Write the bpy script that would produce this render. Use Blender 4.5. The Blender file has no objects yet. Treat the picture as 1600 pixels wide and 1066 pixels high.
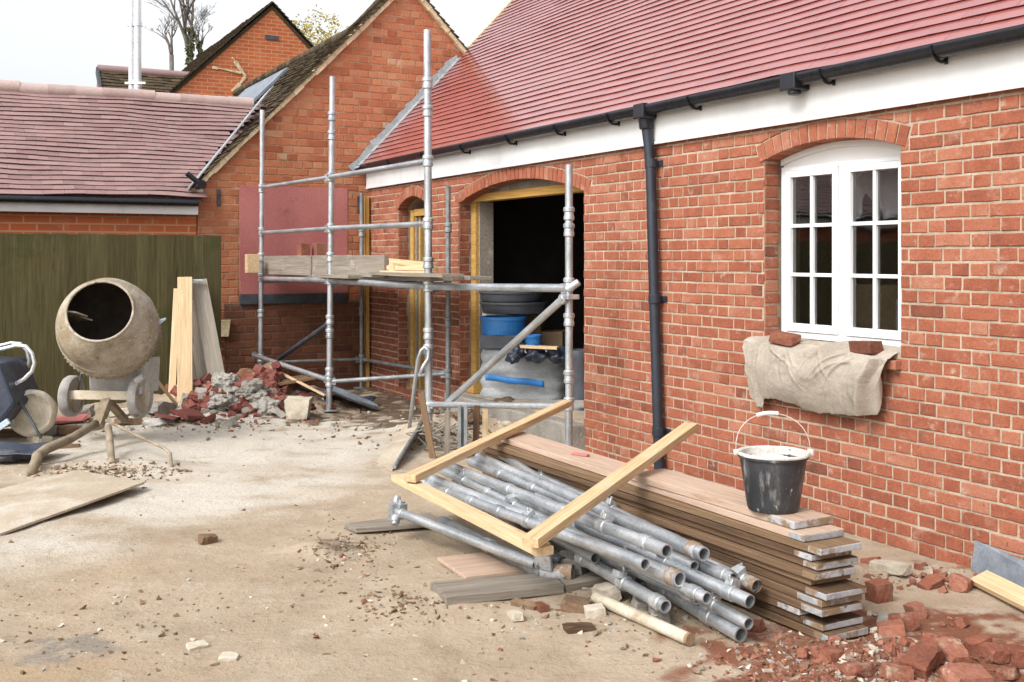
import bpy, bmesh, math, random
from mathutils import Vector, Matrix, noise
random.seed(7)
R = random.Random(11)
C = bpy.context.scene.collection
V = Vector
F = 1720.0; HZ = 402.0; EYE = 1.6
# ------------------------------------------------------------------ frames
P0 = V((-1.736, 13.27, 0))                   # inner corner of the two buildings
AX = V((.4705, -.8825, 0)).normalized()      # along the long wall, towards the viewer
AY = V((.8825, .4705, 0)).normalized()       # into the long building
def W(v, q, z): return P0 + AX*v + AY*q + V((0, 0, z))
ROTL = Matrix((AX, AY, V((0, 0, 1)))).transposed()      # 3x3, building frame -> world
def inv(p):
    r = p - P0
    return r.dot(AX), r.dot(AY), p.z
def G(px, py, z):                            # point of the place at height z
    d = F*(EYE - z)/(py - HZ)
    return V(((px-800)/F*d, d, z))
def D(px, py, d): return V(((px-800)/F*d, d, EYE-(py-HZ)*d/F))
def fbm(x, y, z=0, o=4):
    return noise.fractal(V((x, y, z)), 1.0, 2.0, o)
# ------------------------------------------------------------------ ground height
MOUNDS = []
def mound(px, py, r, h, ry=None):
    p = G(px, py, 0); MOUNDS.append((p.x, p.y, r, ry or r, h))
def mnd(x, y, rx, ry, h): MOUNDS.append((x, y, rx, ry, h))
mnd(-4.0, 11.0, 1.6, .75, .14); mnd(-2.86, 11.25, .62, .36, .27); mnd(-2.55, 11.45, .42, .36, .14); mnd(-2.15, 11.75, .42, .4, .13); mnd(-3.2, 10.9, .3, .25, .05)
mound(170, 735, .55, .06, .25); mound(560, 620, 1.2, .05, .8); mound(520, 860, .25, .045, .18)
mound(800, 668, .9, .14, .45); mound(640, 950, .3, .035, .2)
mound(1340, 1045, .45, .05, .3); mound(1500, 1030, .4, .03, .2); mound(700, 675, .4, .08, .3); mound(1010, 930, .7, .02, .4)
mound(1420, 890, .5, .03, .15)
def H(x, y):
    h = fbm(x*.55, y*.55, 0, 3)*.022 + fbm(x*2.3, y*2.3, 5, 3)*.010 + max(0, fbm(x*5.1, y*5.1, 2, 3))*.010
    for mx, my, rx, ry, mh in MOUNDS:
        e = ((x-mx)/rx)**2 + ((y-my)/ry)**2
        if e < 6: h += mh*math.exp(-e*1.1)*(1+.5*fbm(x*3, y*3, 9, 3))
    return h
def on(px, py, up=0.0):                      # where that sight line meets the ground
    d = 3.2; step = .05
    g = lambda d: (EYE-(py-HZ)*d/F)-H((px-800)/F*d, d)
    while d < 40 and g(d) > 0: d += step
    a, b = d-step, d
    for _ in range(12):
        c = (a+b)/2
        if g(c) > 0: a = c
        else: b = c
    return V(((px-800)/F*b, b, H((px-800)/F*b, b)+up))
# ------------------------------------------------------------------ materials
def newmat(name):
    m = bpy.data.materials.new(name); m.use_nodes = True
    nt = m.node_tree; return m, nt, nt.nodes['Principled BSDF']
def N(nt, t, **k):
    n = nt.nodes.new(t)
    for a, b in k.items(): setattr(n, a, b)
    return n
def L(nt, a, b): nt.links.new(a, b)
def ramp(nt, cols):
    r = nt.nodes.new('ShaderNodeValToRGB'); e = r.color_ramp.elements
    while len(e) < len(cols): e.new(.5)
    for i, (p, c) in enumerate(cols):
        e[i].position = p; e[i].color = (*c, 1)
    return r
def coords(nt, kind, stretch):
    if kind == 'gco':
        a = nt.nodes.new('ShaderNodeAttribute'); a.attribute_name = 'gco'; out = a.outputs['Vector']
    else:
        t = nt.nodes.new('ShaderNodeTexCoord'); out = t.outputs['Object']
    mp = nt.nodes.new('ShaderNodeMapping'); mp.inputs['Scale'].default_value = stretch
    L(nt, out, mp.inputs['Vector']); return mp.outputs['Vector'], out
def math_(nt, op, a, b=None, c=None, clamp=False):
    n = nt.nodes.new('ShaderNodeMath'); n.operation = op; n.use_clamp = clamp
    for i, x in enumerate((a, b, c)):
        if x is None: continue
        if isinstance(x, (int, float)): n.inputs[i].default_value = x
        else: L(nt, x, n.inputs[i])
    return n.outputs[0]
def noise_(nt, vec, scale, detail=5, rough=.6, dist=0):
    n = nt.nodes.new('ShaderNodeTexNoise'); n.inputs['Scale'].default_value = scale
    n.inputs['Detail'].default_value = detail; n.inputs['Roughness'].default_value = rough
    n.inputs['Distortion'].default_value = dist
    L(nt, vec, n.inputs['Vector']); return n.outputs['Fac']
def mixc(nt, fac, a, b):
    m = nt.nodes.new('ShaderNodeMix'); m.data_type = 'RGBA'
    if isinstance(fac, (int, float)): m.inputs[0].default_value = fac
    else: L(nt, fac, m.inputs[0])
    for i, x in ((6, a), (7, b)):
        if isinstance(x, tuple): m.inputs[i].default_value = (*x, 1)
        else: L(nt, x, m.inputs[i])
    return m.outputs[2]
def sstep(nt, x, lo, hi):
    n = nt.nodes.new('ShaderNodeMapRange'); n.interpolation_type = 'SMOOTHSTEP'
    n.inputs[1].default_value = lo; n.inputs[2].default_value = hi
    L(nt, x, n.inputs[0]); return n.outputs[0]
def mk(name, cols, scale=6, detail=6, rough=.7, metal=0, bump=.2, bscale=None, coord='gco', stretch=(1, 1, 1),
       tw=0.0, spots=(), dist=0, spec=.5, rvar=.15, bdist=.01, bstretch=None, micro=.32, mscale=55):
    """cols: ramp; tw: how much the per-piece tint attribute drives it; spots: (colour, scale, lo, hi, stretch) stains."""
    m, nt, b = newmat(name)
    vec, raw = coords(nt, coord, stretch)
    f = noise_(nt, vec, scale, detail, .62, dist)
    f = math_(nt, 'MULTIPLY_ADD', math_(nt, 'SUBTRACT', f, .5), 1.7, .5)
    if tw:
        a = nt.nodes.new('ShaderNodeAttribute'); a.attribute_name = 'tint'
        f = math_(nt, 'ADD', math_(nt, 'MULTIPLY', f, 1-tw), math_(nt, 'MULTIPLY', a.outputs['Fac'], tw))
    r = ramp(nt, cols); L(nt, f, r.inputs[0]); col = r.outputs[0]
    for sp in spots:
        c, sc, lo, hi = sp[:4]
        mp = nt.nodes.new('ShaderNodeMapping'); L(nt, raw, mp.inputs['Vector'])
        mp.inputs['Scale'].default_value = sp[4] if len(sp) > 4 else (1, 1, 1)
        mp.inputs['Location'].default_value = (sc*1.37, 3.1, sc*.7)
        col = mixc(nt, sstep(nt, noise_(nt, mp.outputs[0], sc, 7, .68), lo, hi), col, c)
    if micro:
        k = math_(nt, 'MULTIPLY_ADD', math_(nt, 'SUBTRACT', noise_(nt, vec if max(stretch) > 5 else raw, mscale if max(stretch) <= 5 else 6, 5, .75), .5), micro*3, 1)
        hv = nt.nodes.new('ShaderNodeHueSaturation'); L(nt, k, hv.inputs['Value']); L(nt, col, hv.inputs['Color']); col = hv.outputs[0]
    L(nt, col, b.inputs['Base Color'])
    b.inputs['Metallic'].default_value = metal
    b.inputs['Specular IOR Level'].default_value = spec
    bs = bscale or scale*5
    if bstretch:
        mp = nt.nodes.new('ShaderNodeMapping'); L(nt, raw, mp.inputs['Vector']); mp.inputs['Scale'].default_value = bstretch; bv = mp.outputs[0]
    else: bv = vec
    bn = noise_(nt, bv, bs, 6, .65)
    L(nt, math_(nt, 'MULTIPLY_ADD', bn, rvar*2, rough-rvar), b.inputs['Roughness'])
    if bump:
        bp = nt.nodes.new('ShaderNodeBump'); bp.inputs['Strength'].default_value = bump; bp.inputs['Distance'].default_value = bdist
        L(nt, bn, bp.inputs['Height']); L(nt, bp.outputs[0], b.inputs['Normal'])
    return m
MT = {}
MT['brick'] = mk('red_facing_brick', [(.12, (.125, .05, .035)), (.36, (.245, .078, .045)), (.58, (.315, .108, .062)), (.8, (.36, .155, .098)), (1, (.33, .215, .155))],
    9, 6, .9, 0, .5, 90, tw=.6, spots=[((.43, .32, .245), 11, .56, .78), ((.10, .05, .037), 40, .6, .74), ((.38, .22, .16), 3.2, .56, .78)], spec=.2, micro=.42, mscale=70)
MT['old_brick'] = mk('old_orange_brick', [(.1, (.16, .06, .035)), (.36, (.315, .098, .05)), (.6, (.395, .145, .072)), (.84, (.43, .20, .11)), (.95, (.46, .33, .22)), (1, (.5, .40, .30))],
    6, 6, .92, 0, .5, 60, tw=.68, spots=[((.43, .30, .2), 7, .62, .8), ((.15, .07, .045), 16, .64, .76), ((.36, .16, .10), 2, .55, .75)], spec=.2)
MT['mortar'] = mk('sand_mortar', [(.2, (.33, .26, .19)), (.6, (.44, .36, .27)), (1, (.53, .45, .35))], 5, 7, .95, 0, .7, 120, 'obj', spec=.15)
MT['shaded_brick'] = mk('dark_shaded_brick', [(.1, (.075, .033, .022)), (.5, (.145, .058, .034)), (.85, (.215, .085, .045)), (1, (.25, .16, .11))], 6, 6, .92, 0, .5, 60, tw=.6, spots=[((.24, .18, .13), 6, .62, .8), ((.06, .035, .025), 10, .6, .75)], spec=.15)  # darker old brick; the shade under the scaffold is put into its colour
MT['shaded_mortar'] = mk('shaded_mortar', [(.2, (.11, .075, .052)), (.6, (.17, .12, .085)), (1, (.24, .18, .13))], 5, 7, .95, 0, .5, 90, 'obj', spec=.1)  # mortar to match, with the same shade painted in
MT['old_mortar'] = mk('old_lime_mortar', [(.2, (.27, .155, .10)), (.55, (.37, .225, .145)), (1, (.46, .33, .22))], 4, 7, .95, 0, .6, 100, 'obj', spec=.15)
MT['cream_mortar'] = mk('cream_verge_mortar', [(.2, (.42, .33, .2)), (.6, (.60, .5, .34)), (1, (.7, .6, .44))], 8, 6, .95, 0, .6, 60, 'obj', spec=.15)
MT['tile'] = mk('new_red_roof_tile', [(.1, (.25, .06, .055)), (.5, (.32, .085, .075)), (1, (.38, .12, .10))], 3, 5, .42, 0, .10, 30, tw=.35, spec=.9, rvar=.06, micro=.12)
b_ = MT['tile'].node_tree.nodes['Principled BSDF']; b_.inputs['Coat Weight'].default_value = 1; b_.inputs['Coat Roughness'].default_value = .2; b_.inputs['Coat IOR'].default_value = 2.7
MT['tile_edge'] = mk('raw_tile_edge', [(.1, (.075, .012, .014)), (.6, (.12, .02, .02)), (1, (.16, .03, .028))], 5, 4, .9, 0, .2, 30, spec=.05)
MT['old_tile_edge'] = mk('old_tile_edge', [(.1, (.05, .03, .028)), (.6, (.085, .05, .046)), (1, (.12, .075, .07))], 5, 4, .95, 0, .2, 30, spec=.05)
MT['rose_tile'] = mk('weathered_rose_tile', [(.1, (.18, .105, .10)), (.5, (.25, .152, .143)), (1, (.31, .205, .192))], 3, 5, .62, 0, .2, 30, tw=.55, spots=[((.11, .065, .06), 5, .66, .8), ((.33, .22, .20), 2, .6, .8)], spec=.5)
MT['moss_tile'] = mk('mossy_brown_tile', [(.1, (.03, .024, .017)), (.5, (.075, .056, .036)), (1, (.13, .10, .062))], 5, 6, .95, 0, .5, 30, tw=.55, spots=[((.075, .07, .032), 7, .58, .72)], spec=.1)
MT['far_brick'] = None
MT['white'] = mk('white_gloss_paint', [(.2, (.54, .54, .54)), (.6, (.60, .60, .595)), (1, (.645, .645, .64))], 3, 6, .5, 0, .04, 20, 'obj', spec=.25, micro=0, spots=[((.44, .43, .41), 3, .58, .8, (3, 3, .4)), ((.50, .48, .45), 16, .66, .78)])
MT['frame_white'] = mk('white_window_paint', [(.2, (.70, .71, .72)), (.7, (.75, .75, .75))], 3, 4, .4, 0, .02, 20, 'obj', spec=.3, micro=0)
MT['black'] = mk('black_gutter_plastic', [(.2, (.006, .007, .010)), (.7, (.010, .012, .017)), (1, (.02, .023, .03))], 6, 5, .3, 0, .05, 30, 'obj', spec=.5)
MT['pipe_black'] = mk('black_downpipe_paint', [(.2, (.012, .016, .026)), (.7, (.022, .027, .04)), (1, (.045, .05, .06))], 8, 5, .42, 0, .06, 30, 'obj', spec=.5)
MT['steel'] = mk('galvanised_tube', [(.2, (.30, .325, .345)), (.5, (.46, .485, .505)), (.8, (.60, .62, .635)), (1, (.70, .71, .71))], 5, 6, .42, .72, .12, 40, stretch=(.7, 2, 2),
    spots=[((.42, .40, .37), 6, .6, .72), ((.15, .125, .10), 12, .64, .74), ((.62, .61, .58), 20, .66, .72)], spec=.5)
MT['dull_steel'] = mk('dull_grey_steel', [(.2, (.14, .15, .155)), (.6, (.26, .275, .28)), (1, (.40, .41, .41))], 7, 6, .6, .4, .15, 40,
    spots=[((.22, .15, .10), 9, .62, .75)])
MT['dark_steel'] = mk('dark_blue_steel', [(.2, (.03, .036, .045)), (.7, (.07, .08, .095))], 7, 6, .55, .3, .15, 40)
MT['new_wood'] = mk('new_pale_timber', [(.15, (.43, .285, .15)), (.5, (.56, .41, .245)), (1, (.65, .51, .335))], 3, 7, .75, 0, .18, 14, stretch=(.7, 14, 14), tw=.25, spots=[((.30, .16, .075), 5, .66, .72, (.8, 5, 5)), ((.46, .39, .30), 2.5, .56, .75), ((.25, .17, .10), 3, .70, .8)], dist=.6, spec=.2)
MT['yellow_wood'] = mk('yellow_joinery_timber', [(.15, (.33, .175, .04)), (.5, (.46, .27, .075)), (1, (.55, .36, .13))], 3, 7, .7, 0, .15, 14, stretch=(.7, 14, 14), tw=.2, dist=.6, spec=.25)
MT['grey_wood'] = mk('weathered_grey_timber', [(.1, (.13, .108, .085)), (.5, (.27, .235, .195)), (1, (.38, .34, .29))], 3, 8, .9, 0, .4, 14, stretch=(.6, 16, 16), tw=.35, spots=[((.10, .075, .055), 5, .6, .72, (.6, 8, 8)), ((.43, .39, .33), 3, .6, .75)], dist=.8, spec=.15)
MT['plank'] = mk('brown_scaffold_board', [(.1, (.05, .032, .02)), (.4, (.115, .07, .042)), (.7, (.19, .12, .07)), (1, (.27, .185, .115))], 3, 8, .88, 0, .5, 14, stretch=(.5, 18, 18), tw=.5,
    spots=[((.045, .033, .023), 4, .58, .7, (.5, 10, 10)), ((.29, .22, .155), 3, .6, .78, (.6, 4, 4)), ((.24, .125, .06), 1.5, .6, .8)], dist=.8, spec=.15)
MT['top_plank'] = mk('worn_pinkish_board', [(.1, (.29, .19, .13)), (.5, (.41, .295, .22)), (1, (.50, .38, .30))], 3, 8, .88, 0, .3, 14, stretch=(.5, 14, 14), tw=.3, spots=[((.26, .13, .07), 3, .58, .74, (.5, 6, 6)), ((.19, .13, .09), 7, .66, .74)], dist=.7, spec=.15)
MT['band'] = mk('scuffed_grey_end_paint', [(.2, (.24, .245, .255)), (.6, (.38, .385, .395)), (1, (.50, .50, .50))], 8, 7, .75, .1, .3, 40, tw=.3, spots=[((.22, .15, .09), 7, .46, .56), ((.085, .065, .045), 16, .58, .68)])
MT['fence'] = mk('green_stained_fence', [(.1, (.045, .038, .018)), (.5, (.085, .073, .034)), (.8, (.122, .106, .053)), (1, (.165, .145, .08))], 2.4, 8, .92, 0, .4, 12, stretch=(16, 16, .8), tw=.42, coord='obj', spots=[((.05, .06, .02), 1.3, .52, .7), ((.16, .145, .095), 2, .62, .82, (8, 8, .6)), ((.03, .026, .014), 3, .6, .75, (7, 7, .5))], dist=.5, spec=.12)
MT['drum'] = mk('cement_caked_steel', [(.22, (.19, .155, .11)), (.45, (.32, .27, .2)), (.65, (.41, .37, .30)), (.85, (.5, .465, .40))], 3.5, 8, .85, 0, .55, 18, spots=[((.30, .225, .14), 2.2, .5, .7), ((.50, .48, .44), 5, .6, .74), ((.14, .11, .08), 9, .61, .72), ((.22, .18, .13), 24, .58, .7), ((.20, .10, .05), 4, .66, .76)], spec=.25, bdist=.03)
MT['drum_in'] = mk('dark_drum_lining', [(.2, (.035, .027, .022)), (.7, (.07, .055, .045)), (1, (.12, .10, .085))], 5, 7, .9, 0, .5, 20, spec=.2)
MT['mix_grey'] = mk('dusty_grey_housing', [(.2, (.29, .285, .275)), (.6, (.38, .375, .365)), (1, (.5, .48, .45))], 3, 7, .75, .1, .15, 30, stretch=(2, 2, .6), spots=[((.45, .41, .34), 6, .58, .72)])
MT['dusty_wood'] = mk('cement_dusted_bar', [(.15, (.36, .30, .22)), (.6, (.52, .45, .35)), (1, (.62, .56, .46))], 4, 7, .85, 0, .3, 30, spots=[((.24, .18, .11), 8, .6, .72)], spec=.2)
MT['mud_wood'] = mk('muddy_leg', [(.15, (.15, .115, .075)), (.6, (.28, .23, .165)), (1, (.42, .36, .28))], 6, 7, .9, 0, .4, 30, spec=.2)
MT['rubber'] = mk('dusty_rubber', [(.2, (.17, .16, .15)), (.6, (.31, .295, .275)), (1, (.45, .43, .40))], 5, 6, .85, 0, .3, 30, spots=[((.08, .075, .07), 6, .58, .7)])
MT['cream_plastic'] = mk('caked_cream_plastic', [(.2, (.36, .31, .235)), (.6, (.50, .445, .355)), (1, (.60, .555, .475))], 4, 7, .8, 0, .4, 20, spots=[((.28, .21, .13), 4, .56, .75), ((.62, .59, .53), 6, .62, .75)], spec=.2)
MT['render'] = mk('dusky_red_render', [(.2, (.32, .108, .10)), (.6, (.385, .142, .132)), (1, (.43, .17, .158))], 1.2, 6, .85, 0, .12, 60, 'obj', spots=[((.30, .12, .10), .9, .6, .8), ((.24, .08, .07), 3, .6, .75)], spec=.15)
MT['cloth'] = mk('hessian_sacking', [(.15, (.28, .238, .192)), (.5, (.39, .345, .287)), (1, (.49, .45, .385))], 4, 8, .97, 0, .6, 200, spots=[((.19, .15, .11), 5, .58, .75), ((.44, .40, .34), 4, .6, .8)], spec=.08, micro=.4, mscale=140)
MT['blue'] = mk('bright_blue_plastic', [(.2, (.02, .15, .44)), (.7, (.035, .20, .52)), (1, (.07, .27, .6))], 3, 5, .45, 0, .05, 20)
MT['grey_plastic'] = mk('dark_grey_plastic', [(.2, (.045, .05, .062)), (.7, (.08, .088, .105)), (1, (.13, .14, .16))], 5, 6, .5, 0, .08, 20)
MT['wrap'] = mk('grey_wrapped_bags', [(.2, (.26, .275, .285)), (.55, (.42, .435, .44)), (1, (.58, .59, .59))], 3, 7, .55, 0, .5, 9, stretch=(1, 1, 2.6), bdist=.03)
MT['card'] = mk('brown_cardboard', [(.2, (.20, .13, .075)), (.7, (.28, .19, .115)), (1, (.34, .24, .15))], 3, 5, .85, 0, .1, 20, spec=.2)
MT['navy'] = mk('navy_plastic_sheet', [(.2, (.02, .026, .042)), (.6, (.04, .05, .075)), (1, (.085, .1, .13))], 4, 6, .4, 0, .3, 12, spots=[((.32, .30, .27), 7, .66, .8)], bdist=.02)
MT['slate'] = mk('slate_blue_metal', [(.2, (.13, .155, .19)), (.6, (.22, .25, .29)), (1, (.34, .37, .41))], 5, 6, .6, .3, .2, 30, spots=[((.30, .25, .2), 9, .62, .74)])
MT['lead'] = mk('lead_flashing', [(.2, (.24, .255, .27)), (.6, (.34, .355, .37)), (1, (.45, .46, .47))], 6, 6, .6, .15, .3, 20)
MT['bucket'] = mk('black_builders_bucket', [(.2, (.016, .017, .02)), (.6, (.03, .032, .037)), (1, (.055, .057, .063))], 5, 6, .5, 0, .1, 25,
    spots=[((.13, .132, .135), 5, .45, .75, (1.5, 1.5, .3)), ((.30, .295, .28), 9, .54, .72, (1.5, 1.5, .4)), ((.46, .45, .42), 14, .60, .68, (1, 1, .55))])
MT['plaster'] = mk('dried_white_plaster', [(.2, (.42, .40, .36)), (.6, (.56, .545, .51)), (1, (.66, .65, .62))], 10, 7, .9, 0, .5, 40, spots=[((.33, .25, .17), 7, .58, .75), ((.12, .12, .12), 14, .62, .7)], spec=.2)
MT['frag'] = mk('broken_red_brick', [(.1, (.115, .048, .032)), (.5, (.235, .09, .058)), (.85, (.31, .145, .10)), (1, (.36, .24, .18))], 7, 7, .95, 0, .8, 50, tw=.55, spots=[((.38, .30, .225), 6, .54, .72), ((.19, .12, .085), 5, .55, .75), ((.45, .40, .33), 13, .64, .74)], spec=.1, micro=.45)
MT['maroon'] = mk('maroon_tile_rubble', [(.1, (.10, .034, .03)), (.5, (.20, .07, .057)), (.85, (.27, .11, .088)), (1, (.33, .21, .17))], 7, 7, .95, 0, .7, 50, tw=.5, spots=[((.33, .28, .23), 7, .58, .76), ((.12, .075, .05), 5, .55, .75)], spec=.1)
MT['concrete'] = mk('broken_concrete', [(.1, (.17, .155, .135)), (.5, (.28, .262, .232)), (1, (.39, .37, .335))], 6, 8, .95, 0, .8, 40, tw=.35, spots=[((.20, .14, .10), 6, .55, .72), ((.22, .10, .07), 9, .64, .76)], spec=.1)
MT['pale_stone'] = mk('pale_stone', [(.1, (.33, .285, .22)), (.5, (.46, .41, .33)), (1, (.58, .545, .48))], 6, 8, .95, 0, .5, 40, tw=.4, spec=.12)
MT['soil'] = mk('damp_brown_soil', [(.1, (.10, .062, .038)), (.5, (.19, .125, .08)), (1, (.30, .21, .14))], 6, 8, .97, 0, .8, 40, tw=.35, spec=.1)
MT['bark'] = mk('dark_bark', [(.1, (.075, .065, .055)), (.6, (.15, .13, .115)), (1, (.22, .2, .18))], 5, 7, .95, 0, .5, 30, 'obj', spec=.1)
MT['ivy'] = mk('ivy_leaf', [(.1, (.05, .065, .02)), (.6, (.085, .10, .035)), (1, (.13, .14, .06))], 2, 4, .8, 0, 0, tw=.8, spec=.2)
MT['yleaf'] = mk('yellowing_leaf', [(.1, (.22, .19, .05)), (.6, (.38, .32, .10)), (1, (.48, .42, .17))], 2, 4, .8, 0, 0, tw=.8, spec=.2)
MT['flue'] = mk('bright_flue_steel', [(.2, (.62, .63, .65)), (.7, (.74, .75, .76))], 4, 5, .3, .6, .03, 20, 'obj')
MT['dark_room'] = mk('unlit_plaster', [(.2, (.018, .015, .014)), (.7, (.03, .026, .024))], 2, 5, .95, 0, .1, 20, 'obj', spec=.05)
MT['room_plaster'] = mk('room_plaster', [(.2, (.58, .58, .58)), (.7, (.68, .68, .68))], 2, 5, .95, 0, .1, 20, 'obj', spec=.05)
MT['rose_ridge'] = mk('pale_ridge_tile', [(.1, (.30, .21, .19)), (.5, (.40, .30, .275)), (1, (.48, .38, .35))], 3, 6, .8, 0, .2, 30, tw=.5, spec=.2)
MT['screed'] = mk('floor_screed', [(.2, (.30, .285, .26)), (.6, (.40, .385, .36)), (1, (.48, .46, .43))], 3, 7, .9, 0, .3, 30, 'obj', spec=.2)
MT['clear'] = mk('pale_blue_handle', [(.2, (.35, .44, .52)), (.8, (.48, .57, .64))], 4, 4, .4, .2, .05, 20)
MT['pink_sheet'] = mk('pink_board', [(.2, (.40, .13, .12)), (.6, (.48, .17, .155)), (1, (.55, .26, .23))], 3, 6, .85, 0, .2, 30, spots=[((.5, .42, .35), 6, .6, .75)], spec=.2)
MT['dust_ply'] = mk('dusty_plywood', [(.2, (.34, .28, .205)), (.6, (.42, .355, .275)), (1, (.5, .44, .36))], 2.5, 7, .95, 0, .25, 40, spots=[((.50, .46, .40), 2, .52, .72), ((.3, .24, .17), 5, .6, .74)], spec=.1)
def glass():
    m, nt, b = newmat('window_glass'); nt.nodes.remove(b)
    o = nt.nodes['Material Output']; t = nt.nodes.new('ShaderNodeBsdfTransparent'); t.inputs[0].default_value = (.8, .83, .85, 1)
    g = nt.nodes.new('ShaderNodeBsdfGlossy'); g.inputs['Roughness'].default_value = .02
    fr = nt.nodes.new('ShaderNodeFresnel'); fr.inputs[0].default_value = 1.5
    tc = nt.nodes.new('ShaderNodeTexCoord'); bp = nt.nodes.new('ShaderNodeBump'); bp.inputs['Strength'].default_value = .06; bp.inputs['Distance'].default_value = .02
    L(nt, noise_(nt, tc.outputs['Object'], 3, 2), bp.inputs['Height']); L(nt, bp.outputs[0], g.inputs['Normal'])
    mx = nt.nodes.new('ShaderNodeMixShader'); L(nt, math_(nt, 'MULTIPLY', fr.outputs[0], 3.0, clamp=True), mx.inputs[0])
    L(nt, t.outputs[0], mx.inputs[1]); L(nt, g.outputs[0], mx.inputs[2]); L(nt, mx.outputs[0], o.inputs[0]); return m
MT['glass'] = glass()
def far_brick():
    m, nt, b = newmat('far_orange_brickwork')
    tc = nt.nodes.new('ShaderNodeTexCoord'); 
    br = nt.nodes.new('ShaderNodeTexBrick'); br.inputs['Scale'].default_value = 1
    br.inputs['Brick Width'].default_value = .26; br.inputs['Row Height'].default_value = .085; br.inputs['Mortar Size'].default_value = .009
    br.inputs['Color1'].default_value = (.47, .13, .05, 1); br.inputs['Color2'].default_value = (.36, .10, .045, 1); br.inputs['Mortar'].default_value = (.47, .25, .14, 1)
    at = nt.nodes.new('ShaderNodeAttribute'); at.attribute_name = 'gco'
    L(nt, at.outputs['Vector'], br.inputs['Vector'])
    c = mixc(nt, sstep(nt, noise_(nt, at.outputs['Vector'], 1.6, 7, .7), .5, .75), br.outputs[0], (.50, .22, .11))
    c = mixc(nt, sstep(nt, noise_(nt, at.outputs['Vector'], 5, 7, .7), .62, .75), c, (.24, .09, .05))
    L(nt, c, b.inputs['Base Color']); b.inputs['Roughness'].default_value = .92; b.inputs['Specular IOR Level'].default_value = .15
    bp = nt.nodes.new('ShaderNodeBump'); bp.inputs['Strength'].default_value = .4; bp.inputs['Distance'].default_value = .01
    L(nt, br.outputs['Fac'], bp.inputs['Height']); bp.invert = True; L(nt, bp.outputs[0], b.inputs['Normal'])
    return m
MT['far_brick'] = far_brick()
def ground_mat():
    m, nt, b = newmat('site_ground')
    tc = nt.nodes.new('ShaderNodeTexCoord'); o = tc.outputs['Object']
    def A(n):
        a = nt.nodes.new('ShaderNodeAttribute'); a.attribute_name = n; return a.outputs['Fac']
    n1 = noise_(nt, o, 1.3, 8, .65); n2 = noise_(nt, o, 7, 8, .7); n3 = noise_(nt, o, 38, 6, .7); n4 = noise_(nt, o, 130, 4, .7)
    f = math_(nt, 'ADD', math_(nt, 'MULTIPLY', n1, .5), math_(nt, 'ADD', math_(nt, 'MULTIPLY', n2, .3), math_(nt, 'MULTIPLY', n3, .2)))
    r = ramp(nt, [(.34, (.25, .188, .128)), (.45, (.355, .28, .20)), (.56, (.415, .335, .248)), (.68, (.475, .395, .305))]); L(nt, f, r.inputs[0])
    c = r.outputs[0]
    def lay(c, name, col, k=1.1, lo=.35, hi=.62):
        w = math_(nt, 'ADD', math_(nt, 'MULTIPLY', A(name), k), math_(nt, 'MULTIPLY', math_(nt, 'SUBTRACT', f, .5), 1.6))
        return mixc(nt, sstep(nt, w, lo, hi), c, col)
    c = lay(c, 'dust', (.54, .495, .425), .95, .25, 1.0)
    c = lay(c, 'ochre', (.385, .285, .18), .8, .3, 1.0)
    c = lay(c, 'grey', (.25, .215, .175), 1.0, .45, .95)
    c = lay(c, 'mud', (.125, .088, .06), 1.0, .3, .95)
    c = lay(c, 'red', (.20, .085, .05), .95, .4, .85)
    c = mixc(nt, math_(nt, 'MULTIPLY', sstep(nt, n3, .55, .68), .6), c, (.17, .125, .085))
    n5 = noise_(nt, o, 3.1, 7, .75)
    c = mixc(nt, math_(nt, 'MULTIPLY', sstep(nt, n5, .56, .7), .55), c, (.25, .185, .125)); c = mixc(nt, math_(nt, 'MULTIPLY', sstep(nt, n5, .46, .34), .4), c, (.50, .44, .36))
    c = mixc(nt, math_(nt, 'MULTIPLY', sstep(nt, n4, .62, .72), .4), c, (.66, .58, .48))
    L(nt, c, b.inputs['Base Color']); b.inputs['Roughness'].default_value = .96; b.inputs['Specular IOR Level'].default_value = .12
    h = math_(nt, 'ADD', math_(nt, 'MULTIPLY', n2, .6), math_(nt, 'ADD', math_(nt, 'MULTIPLY', n3, .35), math_(nt, 'MULTIPLY', n4, .13)))
    bp = nt.nodes.new('ShaderNodeBump'); bp.inputs['Strength'].default_value = .9; bp.inputs['Distance'].default_value = .035
    L(nt, h, bp.inputs['Height']); L(nt, bp.outputs[0], b.inputs['Normal'])
    return m
MT['ground'] = ground_mat()
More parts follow.
